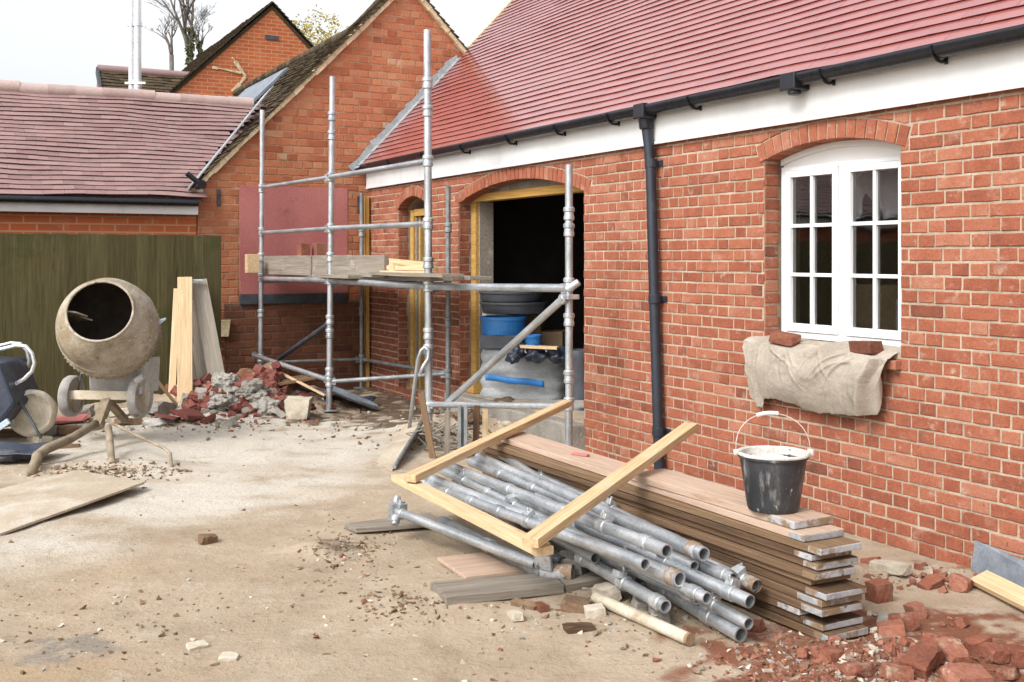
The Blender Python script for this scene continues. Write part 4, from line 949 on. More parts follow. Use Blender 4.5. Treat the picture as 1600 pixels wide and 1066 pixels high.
for yy in ys:
    for xx in xs:
        vs.append((xx, yy, H(xx, yy) if -9 < xx < 7 and 1 < yy < 17 else 0))
        nz = 1+.75*fbm(xx*1.6, yy*2.2, 4, 4)
        for k, bl in BL.items():
            kz = max(0, 1.0+1.7*fbm(xx*6, yy*7, 11, 5)) if k in ('grey', 'mud', 'red') else 1
            at[k].append(min(1, kz*sum(w*math.exp(-(((xx-c.x)/rx)**2+((yy-c.y)/(ry*1.5))**2)) for c, rx, ry, w in bl)*nz))
m = M(); m.add(vs, [(j*nx+i, j*nx+i+1, (j+1)*nx+i+1, (j+1)*nx+i) for j in range(ny-1) for i in range(nx-1)], tint=.5)
gr = m.build('ground', 'ground', smooth=1, org=(0, 0, 0), attrs=at); gr['kind'] = 'structure'
# ================================================================== STACK OF SCAFFOLD BOARDS
ORD = ['bottom', 'second from the bottom', 'third from the bottom', 'fourth from the bottom', 'fifth from the bottom', 'sixth from the bottom', 'sixth from the top', 'fifth from the top', 'fourth from the top', 'third from the top', 'second from the top, brown', 'pinkish topmost']
zt = .024; NV = 9.13; ST = 1.36
rnd = random.Random(23)
for i in range(12):
    h = rnd.uniform(.0315, .0345); e = rnd.uniform(-.055, .05); o_ = rnd.uniform(-.013, .013); tw = rnd.uniform(-.002, .002)
    if i in (3,): e += .05
    if i in (6, 2): e -= .06
    mat = 'plank' if i < 11 else 'top_plank'; v0, v1 = 6.08+rnd.uniform(-.08, .08), NV+e
    if i == 11: v1 = NV-.08
    if i == 0: v1 = NV+.04
    zc = zt+h/2; t = thing('scaffold_plank', '%s scaffold plank in the long stack between tubes and wall' % ORD[i], 'plank', W((v0+v1)/2, -ST, zt), 'planks in the long stack')
    m = M(); m.bar(W(v0, -ST+o_+tw*30, zc), W(v1, -ST+o_, zc), .225, h-.0012, seg=8, sag=rnd.uniform(-.001, .001), tint=rnd.random() if i < 10 else .95); m.build('board', 'plank' if i < 11 else 'top_plank', t, bevel=.003)
    if i != 6:
        bl = rnd.uniform(.07, .15); m = M(); m.bar(W(v1-bl, -ST+o_, zc-.001), W(v1+.002, -ST+o_, zc-.001), .2285, h-.0045, tint=rnd.random()); m.build('end_band', 'band', t, bevel=.004)
    zt += h+rnd.choice((.0008, .0008, .0015, .004))
PT = zt
# two offcuts on top
t = thing('plank_offcut', 'short pinkish plank under the black bucket on top of the stack', 'plank', W(8.4, -ST, PT))
m = M(); m.bar(W(7.75, -ST-.006, PT+.0185), W(8.97, -ST+.01, PT+.0185), .222, .035, tint=.8); m.build('board', 'top_plank', t, bevel=.003)
m = M(); m.bar(W(8.80, -ST+.008, PT+.0185), W(8.973, -ST+.01, PT+.0185), .2255, .032); m.build('end_band', 'band', t, bevel=.004)
m = M(); m.box(W(7.05, -ST+.02, PT+.008), (.12, .03, .012), ROTL @ rotz(.3)); tag(m.build('timber_chip', 'pink_sheet', bevel=.002), 'small red chip lying on the pinkish top plank behind the leaning batten', 'chip')
for i, v in enumerate((6.4, 7.5, 8.75)): m = M(); lbox(m, v-.05, v+.05, -ST-.10, -ST+.13, -.05, .022); tag(m.build('bearer', 'plank'), ['rough bearer under the far end of the plank stack', 'rough bearer under the middle of the plank stack', 'rough bearer under the banded ends of the plank stack'][i], 'bearer')
# bucket
bp = W(8.755, -1.385, PT+.0375); bk = thing('bucket', 'black builder\'s bucket crusted with white plaster, on the end of the plank stack', 'bucket', bp)
T4 = Matrix.Translation(bp) @ Matrix.Diagonal((.965, .965, .945, 1))
m = M(); prof = [(.0, .004), (.105, .003), (.112, .0), (.117, .012), (.122, .04), (.136, .14), (.149, .225), (.150, .245), (.162, .247), (.164, .262), (.158, .268), (.148, .262), (.146, .24), (.133, .14), (.12, .05), (.0, .045)]
m.lathe(prof, T4, 48, wob=.012); m.build('pail', 'bucket', bk, smooth=35)
m = M(); m.lathe([(.158, .258), (.166, .258), (.167, .264), (.163, .2705), (.155, .2715), (.147, .266), (.144, .235)], T4, 48, wob=.03); m.build('plaster_rim', 'plaster', bk, smooth=40); m = M()
m.lathe([(.145, .235), (.13, .19), (.09, .175), (.0, .17)], T4, 32, wob=.05)
m.build('plaster_fill', 'plaster', bk, smooth=40)
for s in (-1, 1): m = M(); m.box(bp+V((s*.166, 0, .252)), (.02, .03, .026), jit=.002); m.build('ear', 'plaster', bk, bevel=.004)
pth = []
for k in range(17):
    a = math.pi*k/16; pth.append(bp+V((-.166*math.cos(a), .045*math.sin(a)+.0, .255+.165*math.sin(a)**.8)))
m = M(); m.tube(pth, .0019, 6); hd_ = m.build('bail', 'plaster', bk, smooth=1)
m = M(); m.tube([p+V((0, 0, .001)) for p in pth[6:10]], .009, 10); m.build('grip', 'frame_white', hd_, smooth=40)
# ================================================================== TUBES
tubes = [ # x1,y1,z1, x2,y2,z2, r, mat, couplers, label
 (748, 715, .36, 1100, 866, .33, .028, 'steel', (.97,), 'long bright tube topmost in the heap and nearest the plank stack'),
 (700, 728, .34, 1042, 861, .37, .026, 'steel', (.36, .62, .78, .93), 'tube of the heap with four thick collars, ending short beside the topmost one'),
 (655, 742, .32, 1062, 905, .25, .030, 'steel', (.985,), 'thick plain tube whose cream rimmed mouth faces the camera in the middle of the heap'),
 (630, 745, .29, 1008, 882, .30, .024, 'steel', (.12, .24, .36, .48, .60), 'ribbed tube made of short sleeves under the first pale batten'),
 (905, 818, .28, 1172, 940, .20, .026, 'steel', (.55, .9), 'bright slim-mouthed tube reaching furthest toward the banded plank ends'),
 (1000, 838, .28, 1145, 905, .24, .025, 'steel', (.9,), 'short tube behind the slim-mouthed one, against the planks'),
 (1040, 850, .23, 1180, 915, .19, .024, 'steel', (.86, .97), 'tube with a square coupler at its mouth, tight against the planks'),
 (905, 870, .15, 1040, 948, .12, .026, 'steel', (.05, .55, .92), 'dull tube at the front of the heap with a gaping dark mouth'),
 (960, 875, .12, 1158, 992, .05, .030, 'steel', (.3, .45, .78), 'lowest front tube ending in a crusted coupler beside the red dust'),
 (930, 848, .17, 1170, 975, .11, .023, 'steel', (.8,), 'thin tube running under the cream rimmed one'),
 (622, 800, .16, 838, 882, .10, .024, 'steel', (.02,), 'separate tube sticking out to the left with a swivel coupler on its end'),
 (690, 815, .07, 850, 897, .06, .030, 'dull_steel', (.5,), 'dull tube lying in front with a pale sleeve pushed over its end'),
 (752, 690, .34, 905, 790, .31, .024, 'steel', (), 'slim tube emerging beneath the first batten right against the planks'),
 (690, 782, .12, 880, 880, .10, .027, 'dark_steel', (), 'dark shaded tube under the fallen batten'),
 (760, 770, .15, 1000, 905, .12, .027, 'dull_steel', (), 'grey tube buried in the middle of the heap'),
 (820, 760, .20, 1060, 880, .17, .026, 'dull_steel', (), 'hidden grey tube bearing the upper ones near the planks'),
 (800, 790, .10, 1120, 965, .07, .024, 'dull_steel', (.9,), 'grey tube low in the heap with a collar near its mouth'),
 (860, 800, .21, 1120, 925, .17, .024, 'steel', (.4, .93), 'tube showing between the cream rimmed one and the slim-mouthed one'),
 (780, 715, .30, 1060, 845, .27, .022, 'steel', (.3, .7), 'slim tube with two collars lying along the planks under the topmost one'),
 (710, 755, .24, 930, 872, .20, .024, 'steel', (.35, .7), 'tube with two collars below the ribbed one and above the dark one'),
 (870, 830, .24, 1105, 935, .20, .023, 'steel', (.5, .93), 'tube with a crusted collar near its mouth, between the slim-mouthed and lowest ones'),
 (735, 722, .33, 960, 815, .31, .024, 'steel', (.25, .5), 'bright tube passing just below the leaning pale batten'),
 (900, 850, .19, 1090, 935, .16, .024, 'steel', (.2, .95), 'tube stub beside the gaping one at the front of the heap'),
 (690, 735, .31, 900, 835, .28, .021, 'steel', (.2, .4, .6), 'slender tube between the ribbed one and the thick collared one'),
 (840, 775, .29, 1085, 885, .26, .022, 'steel', (.6,), 'slender tube under the topmost one, next to the planks'),
 (740, 745, .22, 960, 855, .20, .027, 'dull_steel', (), 'grey tube beneath the ribbed one'),
]
for (x1, y1, z1, x2, y2, z2, r, mt, cps, lb) in tubes:
    a, b = G(x1, y1, z1), G(x2, y2, z2)
    t = thing('scaffold_tube', lb, 'tube', ((a+b)/2)-V((0, 0, r)), 'tubes in the heap')
    r *= 1.1
    m = M(); m.tube([a, b], r, 16, hollow=True); m.build('tube', mt, t, smooth=40)
    x = (b-a).normalized(); up = V((0, 0, 1)); Mt = frame(x).to_4x4()
    for c_ in cps:
        p = a+(b-a)*c_; m = M()
        T = Matrix.Translation(p) @ Mt @ Matrix.Rotation(math.pi/2, 4, 'Y')
        m.lathe([(r+.001, -.032), (r+.006, -.028), (r+.006, .026), (r+.001, .03)], T, 14)
        if R.random() < .6: 
            m.box(p+up*(r+.012)+frame(x) @ V((0, R.uniform(-.02, .02), 0)), (.045, .05, .03), frame(x) @ Matrix.Rotation(R.uniform(-.7, .7), 3, 'X'), jit=.004)
            m.tube([p+up*(r+.02), p+up*(r+.045)], .007, 6)
        m.build('coupler', 'steel' if c_ < .95 else 'band', t, smooth=30, bevel=.002)
    if lb.startswith('dull tube lying'):
        m = M(); m.tube([b-x*.02+V((.0, 0, .006)), b+x*.0+V((.14, -.03, .012))], .043, 16); m.build('sleeve', 'band', t, smooth=40)
    if lb.startswith('separate tube'):
        m = M(); m.box(a-x*.02, (.05, .08, .10), frame(x), jit=.006); m.tube([a-x*.02+V((0, -.05, -.05)), a-x*.02+V((0, .05, .05))], .026, 12, hollow=True); m.build('swivel_coupler', 'steel', t, smooth=40)
a, b = on(930, 944, .03), on(1078, 1011, .03)
m = M(); m.tube([a, b], .026, 16); t = m.build('pipe_length', 'cream_plastic', smooth=40); tag(t, 'pale pipe lying on the soil before the tube heap, brownish at its end', 'pipe')
x = (b-a).normalized(); m = M(); m.tube([b-x*.012, b+x*.003], .0266, 16); m.build('stained_end', 'card', t, smooth=40)
# end plates and blocks under the heap
for (px, py, z, sz, mt, nm, lb, cat) in ((848, 868, .16, (.10, .03, .15), 'band', 'steel_plate', 'pale square plate standing under the tip of the fallen batten', 'plate'), (893, 885, .07, (.14, .12, .11), 'concrete', 'concrete_block', 'grey block under the front tubes beside the grey plank', 'block'), (855, 896, .05, (.12, .07, .07), 'band', 'pipe_sleeve', 'pale sleeve lying between the grey block and the ground plank', 'sleeve')):
    p = G(px, py, z); m = M(); m.box(p, sz, rotz(-.5) @ Matrix.Rotation(.25, 3, 'X') if nm != 'concrete_block' else rotz(-.35), jit=.006)
    tag(m.build(nm, mt, bevel=.006), lb, cat)
# ================================================================== THE PALE BATTENS ON TOP
def batten(a, b, w, h, lb, name='batten', mat='new_wood', up=V((0, 0, 1)), cat='batten', grp='pale battens lying on the tubes', bev=.003):
    m = M(); m.bar(a, b, w, h, up, seg=4); return tag(m.build(name, mat, bevel=bev), lb, cat, grp)
batten(G(640, 748, .395), D(886, 630, 7.95), .075, .042, 'pale batten running from the tube heap up to the last scaffold post')
batten(G(622, 746, .35), G(852, 862, .33), .085, .038, 'tawny batten lying lengthwise on the tubes, pointing at the camera')
a = G(828, 848, .385); b = V((onz(1080, 6.25), 6.25, .64))
batten(a, b, .082, .042, 'pale batten leaning across the plank stack, its free end in the air')
# ================================================================== PLANKS AND SLABS ON THE GROUND
def flat(pts, th, name, mat, lb, cat, z=None, grp=None, bev=.004, lift=(0, 0, 0, 0)):
    P = [on(x, y, th+l) for (x, y), l in zip(pts, lift)]
    m = M(); Q = [p-V((0, 0, th)) for p in P]; 
    e = (P[1]-P[0]).normalized(); up = V((0, 0, 1)); y_ = up.cross(e)
    g = [V(((p-P[0]).dot(e), (p-P[0]).dot(y_), p.z)) for p in P+Q]
    m.add(P+Q, [(0, 1, 2, 3), (7, 6, 5, 4), (0, 4, 5, 1), (1, 5, 6, 2), (2, 6, 7, 3), (3, 7, 4, 0)], 0, g)
    return tag(m.build(name, mat, bevel=bev), lb, cat, grp)
flat([(697, 947), (882, 928), (860, 905), (672, 922)], .04, 'ground_plank', 'grey_wood', 'thick weathered plank lying flat in front of the tube heap', 'plank')
flat([(884, 926), (955, 912), (930, 892), (864, 904)], .036, 'ground_plank', 'grey_wood', 'short weathered plank end continuing the thick plank towards the round stone', 'plank')
flat([(728, 908), (830, 896), (785, 866), (683, 877)], .022, 'stone_slab', 'top_plank', 'pinkish grey slab lying behind the thick weathered plank', 'slab')
flat([(556, 836), (688, 828), (672, 808), (538, 826)], .03, 'ground_plank', 'grey_wood', 'short thick plank lying alone on the soil left of the tube heap', 'plank', lift=(.01, .02, .0, 0))
flat([(0, 838), (226, 768), (120, 742), (-90, 790)], .016, 'plywood_sheet', 'dust_ply', 'dust-covered plywood sheet lying in front of the cement mixer with one edge lifted', 'plywood', lift=(.0, .05, .02, 0), bev=.002)
flat([(613, 737), (664, 676), (634, 668), (588, 722)], .012, 'thin_board', 'dust_ply', 'thin tan board propped at a slant on the soil below the big scaffold post', 'board', lift=(.0, .10, .02, 0), bev=.002)
m = M(); m.tube([on(616, 736, .03), on(664, 676, .14)], .016, 8); tag(m.build('metal_edge', 'dull_steel', smooth=40), 'grey metal bar along the raised edge of the thin tan board', 'bar')
# stakes by the far end of the planks
for (px, py, ht, w, d_, mt, lb, lean) in (
    (677, 716, .52, .05, .03, 'plank', 'dark brown stake leaning between the big post and the tan board', -.1),
    (699, 712, .36, .045, .03, 'grey_wood', 'thin grey stake upright beside the wire tangle', 0.0),
    (723, 716, .42, .075, .05, 'dull_steel', 'wide grey channel standing upright among the wooden stakes', .0),
    (743, 712, .40, .05, .035, 'plank', 'brown stake right of the grey channel', .01),
    (758, 700, .34, .05, .03, 'new_wood', 'pale stake nearest the plank stack', .0)):
    p = on(px, py); m = M()
    if mt == 'dull_steel':
        for dx in (-.025, .025): m.box((p.x+dx, p.y, p.z+ht/2), (.028, d_, ht))
        m.box((p.x, p.y+d_/2-.004, p.z+ht/2-.004), (.03, .008, ht-.02))
    else: m.bar((p.x, p.y, p.z-.02), (p.x+lean, p.y+.03, p.z+ht), w, d_, V((0, 1, 0)))
    tag(m.build('stake' if mt != 'dull_steel' else 'steel_channel', mt, bevel=.003), lb, 'stake' if mt != 'dull_steel' else 'channel')
rnd = random.Random(9)
m = M(); c_ = on(695, 700)
for k in range(26):
    p = c_+V((rnd.uniform(-.22, .22), rnd.uniform(-.18, .18), rnd.uniform(0, .22))); pts = [p]
    for j in range(4): pts.append(pts[-1]+V((rnd.uniform(-.12, .12), rnd.uniform(-.08, .08), rnd.uniform(-.07, .08))))
    for q in pts: q.z = max(q.z, H(q.x, q.y)+.01)
    m.tube(pts, rnd.choice((.004, .006, .010)), 5)
tag(m.build('wire_tangle', 'grey_wood', smooth=1), 'tangle of twigs and wire at the foot of the scaffold by the stakes', 'brushwood', kind='stuff')
# hooked tube leaning on the big post
p = on(638, 682); q = V((SC.x-.06, SC.y-.06, .80)); m = M()
m.tube([p, q-V((.03, 0, .08)), q, q+V((.03, 0, .03)), q+V((.065, 0, .0)), q+V((.06, 0, -.07)), q+V((.02, 0, -.13)), q+V((-.01, -.02, -.2))], .017, 10)
tag(m.build('hooked_tube', 'steel', smooth=1), 'slim grey tube with a hooked top leaning on the big scaffold post', 'tube')
m = M(); a, b = D(437, 582, 11.4), D(508, 618, 10.95); m.bar(a, b, .03, .018); tag(m.build('lath', 'new_wood', bevel=.002), 'thin pale lath sloping over the shovel below the platform', 'lath')
# ================================================================== INSIDE THE DOORWAY
FZ = .256
def ins(px0, px1, py0, py1, d, dep=.4):
    """a block standing in the doorway, seen between those lines at that distance"""
    a, b = D(px0, py1, d), D(px1, py1, d); zt_ = EYE-(py0-HZ)*d/F; return (a+b)/2+V((0, dep/2, 0)), (b.x-a.x), max(FZ+.002, a.z), zt_
c, w, z0, z1 = ins(752, 886, 548, 640, 10.35)
m = M(); n = 18
def bag(a, b, w=w, c=c, z1=z1):
    an = 2*math.pi*a; r_ = (abs(math.cos(an))**4+abs(math.sin(an))**4)**-.25
    k = 1+.03*math.sin(b*26)+.05*noise.noise(V((math.cos(an)*2, math.sin(an)*2, b*5)))
    cap = 1 if b < .92 else (1-(b-.92)/.08)
    return V((c.x, c.y+.10, 0))+rotz(-.15) @ V((math.cos(an)*r_*w/2*k*cap, math.sin(an)*r_*.26*k*cap, FZ+min(b/.92, 1)*(z1-FZ)))
m.grid(bag, 40, 24); tag(m.build('wrapped_bags', 'wrap', smooth=1), 'stack of grey plastic-wrapped bags standing in the big doorway', 'bags')
m = M(); p = D(770, 590, 10.28); m.grid(lambda a, b: p+V((-.07+a*.55, .02-a*.03+.01*math.sin(a*8), .03-b*.06-a*.06+.004*math.sin(a*11))), 16, 2)
tag(m.build('blue_strap', 'blue', smooth=1, solid=.01), 'bright blue strap across the front of the wrapped grey bags', 'strap')
def tub(px0, px1, py0, py1, d, mt, nm, lb, cat, prof=None, rnd_=.9):
    a, b = D(px0, py1, d), D(px1, py1, d); z0_, z1_ = a.z, EYE-(py0-HZ)*d/F; r = (b.x-a.x)/2; c_ = V(((a.x+b.x)/2, d+r*.8, z0_))
    m = M(); h = z1_-z0_
    m.lathe([(0, 0), (r*rnd_, 0), (r*(rnd_+.02), h*.1), (r*.96, h*.8), (r, h*.82), (r, h), (r*.93, h), (r*.86, h*.2), (0, h*.15)], Matrix.Translation(c_), 40)
    return tag(m.build(nm, mt, smooth=35), lb, cat)
c, w, z0, z1 = ins(755, 822, 524, 546, 10.4); m = M(); m.box((c.x, c.y, (z0+z1)/2), (w, .4, z1-z0), rotz(-.2)); tag(m.build('paint_tray', 'grey_plastic', bevel=.012), 'dark grey tray on top of the wrapped bags, under the blue tub', 'tray')
tub(750, 823, 496, 524, 10.42, 'blue', 'plastic_tub', 'bright blue plastic tub in the big doorway', 'tub', rnd_=.93)
c, w, z0, z1 = ins(757, 797, 484, 500, 10.75); m = M(); m.box((c.x, c.y+.1, (z0+z1)/2-.1), (w, .3, z1-z0+.2), rotz(-.2)); tag(m.build('white_carton', 'white', bevel=.008), 'small white carton between the blue tub and the black trays', 'carton')
tub(748, 856, 473, 491, 10.55, 'grey_plastic', 'round_tray', 'lower of the two dark round trays stacked above the blue tub', 'tray'); tub(746, 850, 456, 472, 10.55, 'grey_plastic', 'round_tray', 'upper of the two dark round trays stacked above the blue tub', 'tray')
m = M(); p = D(800, 515, 11.15); lbs = None
m.box((p.x, p.y+.25, (FZ+1.14)/2), (.62, .4, 1.14-FZ), rotz(-.3)); tag(m.build('storage_crate', 'grey_plastic', bevel=.01), 'tall dark crate inside the doorway carrying the round trays', 'crate')
for (x0, x1, y0, y1, lb) in ((815, 850, 492, 545, 'taller brown carton standing behind the blue tub'), (846, 884, 519, 546, 'wide low brown carton by the last scaffold post, inside the doorway')):
    c, w, z0, z1 = ins(x0, x1, y0, y1, 10.9); m = M(); m.box((c.x, c.y, (z0+z1)/2), (w, .3, z1-z0), rotz(-.2)); tag(m.build('carton', 'card', bevel=.004), lb, 'carton')
c, w, z0, z1 = ins(800, 892, 546, 640, 10.9); m = M(); m.box((c.x, c.y, (FZ+z1)/2), (w, .4, z1-FZ), rotz(-.2)); tag(m.build('work_bench', 'card', bevel=.01), 'low brown bench behind the wrapped bags carrying the cartons', 'bench')
p = D(828, 505, 10.4)
tub(817, 847, 524, 543, 10.42, 'blue', 'plastic_bowl', 'small upturned blue bowl beside the blue tub', 'bowl', rnd_=.7)
m = M(); m.bar(D(806, 541, 10.2), D(872, 544, 10.1), .1, .025); tag(m.build('timber_offcut', 'new_wood', bevel=.003), 'short pale board lying on the wrapped bags in the doorway', 'board')
rnd = random.Random(4)
for i, lb in enumerate(('crumpled dark sack left of the middle on the wrapped bags', 'crumpled dark sack in the middle of the wrapped bags', 'crumpled dark sack at the right end of the wrapped bags')):
    p = D(806+i*33, 552+i*2, 10.22); m = M(); m.stone(p, (.24, .2, .15), rrot(.3, rnd), seed=i+3, sub=4, amp=.55); tag(m.build('dark_sack', 'navy', smooth=1), lb, 'sack', 'dark sacks in the doorway')
tub(888, 930, 548, 625, 9.55, 'grey_plastic', 'plastic_barrel', 'dark barrel half hidden behind the right side of the doorway', 'barrel', rnd_=.95)
# rough earth and stones below the step
rnd = random.Random(14)
stl = [(790, 640, .5, .3, .16, 'soil'), (850, 655, .5, .3, .18, 'concrete'), (730, 655, .35, .25, .12, 'soil'), (865, 672, .42, .3, .16, 'pale_stone'), (800, 668, .35, .25, .13, 'pale_stone')]
for i, (px, py, a, b, h, mt) in enumerate(stl):
    p = on(px, py); m = M(); m.stone(p+V((0, 0, h*.2)), (a, b, h), rotz(-1.06), seed=40+i, sub=3, amp=.45)
    tag(m.build('rough_stone', mt, smooth=50), ['brown clod against the middle of the doorway step', 'broad grey stone against the doorway step near the last post', 'brown clod near the stakes by the doorway step', 'sandy stone at the foot of the last scaffold post', 'sandy stone in front of the brown clod by the step'][i], 'stone')
# ================================================================== SACKING AND BRICKS ON THE WINDOW SILL
rp = random.Random(19); PLEATS = []
for (ax, bx, a0, a1, n_) in ((.30, .2, -.5, 1.2, 7), (.80, .2, -1.3, .2, 7), (.02, .25, -.1, .5, 4), (.97, .2, -.7, 0, 5), (.55, .15, -.9, .9, 6)):
    for k in range(n_): PLEATS.append((ax+rp.uniform(-.06, .06), bx+rp.uniform(-.05, .12), a0+(a1-a0)*(k+rp.uniform(.1, .9))/n_, rp.uniform(.006, .014), rp.uniform(.005, .014)*rp.choice((1, 1, -.7)), rp.uniform(.14, .42)))
def cloth(a, b):
    nz = lambda s, t, u: noise.noise(V((a*s, b*t, u)))
    v = 6.975+a*1.275
    top = 1.10+.010*math.sin(a*11)+.010*noise.noise(V((a*7, 2, 0)))
    BP = ((0, .90), (.04, .72), (.10, .665), (.155, .655), (.18, .72), (.3, .725), (.55, .685), (.78, .71), (.92, .735), (.965, .79), (1, .90))
    bot = next((y0+(y1-y0)*(a-x0)/(x1-x0) for (x0, y0), (x1, y1) in zip(BP, BP[1:]) if a <= x1), .9)+.008*noise.noise(V((a*14, 7, 1)))+.006*noise.noise(V((a*60, 7, 1)))
    bot_ = .675+.055*math.sin(a*3.0+.25)-.045*math.exp(-((a-.62)/.16)**2)+.014*noise.noise(V((a*14, 7, 1)))+.008*noise.noise(V((a*50, 7, 1)))+.05*max(0, (.2-a)/.2)
    rid = nz(3.2, 1.6, 3)*.010+nz(9, 4, 6)*.005+nz(34, 16, 2)*.0022+nz(80, 50, 2)*.001
    pl = 0
    for (ax, bx, an, w, am, ln) in PLEATS:    # tension folds running from the bricks and the gathered ends
        dx, dy = (a-ax)*1.28, (b-bx)*.5; s_ = dx*math.sin(an)+dy*math.cos(an); d_ = dx*math.cos(an)-dy*math.sin(an)+.012*math.sin(s_*17+ax*30)
        if 0 < s_ < ln: pl += am*math.exp(-(d_/w)**2)*math.sin(math.pi*(s_/ln)**.6)
    fold = .075*math.exp(-((a-.835-.11*(1-b))/.022)**2)-.02*math.exp(-((a-.79-.11*(1-b))/.022)**2)*min(1, b*1.6)+.026*math.exp(-((a-.145+.02*b)/.016)**2)*min(1, b*2)+.024*math.exp(-((a-.055)/.016)**2)*min(1, b*2)
    swag = pl
    if b < .22:
        k = b/.22
        return W(v-.055*max(0, (a-.9)/.1)**2, .095-.165*k-rid*.4, top-.045*k**2+rid*.5+.008*nz(9, 9, 0))
    k = (b-.22)/.78; z = top-.045+(bot-top+.045)*k
    q = -.065-.10*math.sin(math.pi*min(1, k*.78+.16))**.75*math.sin(math.pi*min(1, max(.06, a*.9+.05)))**.45*(1 if a > .17 else .55)-rid-fold-swag
    if a < .13: q += .022
    return W(v-.05*max(0, (a-.9)/.1)**2-.05*k*max(0, (a-.86)/.14)+.03*k*max(0, (.1-a)/.1), min(q, -.018), z+rid*.15)
m = M(); m.grid(cloth, 220, 120, 0, lambda a, b: V((a*1.3, b*.6, 0)))
tag(m.build('hessian_cloth', 'cloth', smooth=1, solid=.002), 'beige hessian sacking draped over the sill of the white window', 'sacking')
def halfbrick(v, q, z, size, rz, lb, tilt=.1, cutc=False):
    m = M(); Rm = ROTL @ rotz(rz) @ Matrix.Rotation(tilt, 3, 'Y')
    pts = [V((sx*size[0]/2*R.uniform(.8, 1), sy*size[1]/2*R.uniform(.75, 1), sz*size[2]/2)) for sx in (-1, 1) for sy in (-1, 1) for sz in (-1, 1)]
    if cutc: pts += [V((size[0]*.62, 0, 0)), V((-size[0]*.6, .01, -.01)), V((0, -size[1]*.55, size[2]*.1))]
    m.hull([Rm @ p+W(v, q, z) for p in pts]); return tag(m.build('brick', 'frag', bevel=.006), lb, 'brick', 'bricks weighing down the sacking')
halfbrick(7.34, -.045, 1.10, (.17, .11, .07), .25, 'rounded red brick end on the sacking below the casement nearer the downpipe', .12, True)
halfbrick(8.01, -.05, 1.095, (.20, .12, .07), -.15, 'squared red brick on the sacking below the casement further from the downpipe', -.06)
# ================================================================== RIGHT-HAND RUBBLE
rnd = random.Random(31)
def lump(px, py, size, mt, lb, name, cat, grp=None, seed=0, tilt=.35, up=None, rz=None, tint=None):
    p = on(px, py); r_ = random.Random(seed*7+3); m = M()
    Rm = rotz(r_.uniform(0, 6.28) if rz is None else rz) @ Matrix.Rotation(r_.uniform(-tilt, tilt), 3, 'X') @ Matrix.Rotation(r_.uniform(-tilt, tilt), 3, 'Y')
    m.chunk((p.x, p.y, p.z+(size[2]*.36 if up is None else up)), size, Rm, 0, tint, .45, r_)
    return tag(m.build(name, mt, bevel=min(size)*.05), lb, cat, grp)
RB = [(1374, 938, (.12, .10, .12), 'upright half brick right beside the plank ends'), (1430, 962, (.07, .11, .075), 'small squared brick end lying alone on the tan soil'),
      (1392, 992, (.19, .13, .07), 'broad flat red brick at the edge of the red dust'), (1412, 985, (.15, .05, .10), 'thin red brick standing on edge behind the broad flat one'),
      (1440, 1040, (.23, .12, .07), 'largest whole red brick, tilted towards the camera'), (1488, 1030, (.16, .11, .07), 'orange half brick right of the largest tilted brick'),
      (1460, 1005, (.12, .05, .05), 'narrow brick sliver above the orange half brick'), (1478, 1012, (.12, .09, .06), 'darker brick chunk by the white pebble'),
      (1528, 1015, (.11, .08, .06), 'brick chunk left of the pair at the picture edge'), (1552, 1028, (.13, .09, .06), 'rounded brick chunk between two larger pieces near the edge'),
      (1592, 1035, (.15, .11, .08), 'dark faced brick cut by the right edge of the picture'), (1575, 1058, (.10, .08, .05), 'low brick piece in front of the dark faced one'),
      (1510, 1068, (.20, .12, .07), 'blurred pinkish brick at the bottom edge of the picture'), (1455, 918, (.15, .08, .055), 'crimson brick fragment at the foot of the wall'),
      (1503, 922, (.12, .10, .09), 'brick chunk leaning on the wall beside the pale timber'), (1360, 880, (.12, .05, .04), 'flat brick shards at the wall behind the plank ends'),
      (1402, 1058, (.13, .09, .06), 'half buried brick in the red dust'), (1340, 1052, (.12, .10, .05), 'red clod in the dust below the plank ends'), (1300, 1030, (.09, .08, .05), 'small red clod under the plank ends'),
      (1180, 985, (.08, .07, .05), 'small red brick piece at the tube mouths')]
for i, (px, py, s, lb) in enumerate(RB): lump(px, py, tuple(k*.84 for k in s), 'frag', lb, 'brick_fragment', 'brick fragment', 'broken bricks by the plank ends', i+1, .3)
lump(1392, 892, (.20, .08, .05), 'pale_stone', 'pale mortar lump at the foot of the wall behind the plank ends', 'mortar_lump', 'mortar lump', None, 77, .15, rz=-1.0)
lump(1400, 975, (.16, .09, .05), 'concrete', 'grey mortar slab against the small squared brick', 'mortar_lump', 'mortar lump', None, 78, .2)
def shard(n, cx, cy, sx, sy, mt, lb, grp, smin, smax, seed, cat='fragment', name='brick_shard'):
    r_ = random.Random(seed)
    for k in range(n):
        s = r_.uniform(smin, smax); lump(cx+r_.gauss(0, sx), min(1075, cy+r_.gauss(0, sy)), (s, s*r_.uniform(.5, .9), s*r_.uniform(.35, .7)), mt, lb, name, cat, grp, seed*100+k, .6)
shard(40, 1370, 1022, 62, 22, 'frag', 'small red brick shard in the red dust by the plank ends', 'shards in the red dust', .02, .06, 3)
shard(14, 1540, 1040, 45, 16, 'frag', 'small brick shard on the soil at the right edge', 'shards at the right edge', .02, .05, 4)
shard(16, 1440, 905, 50, 9, 'frag', 'small brick shard along the foot of the wall', 'shards along the wall', .02, .055, 5)
shard(14, 1400, 1000, 55, 22, 'pale_stone', 'white plaster crumb among the broken bricks', 'white crumbs among the bricks', .012, .035, 6, 'crumb', 'plaster_crumb')
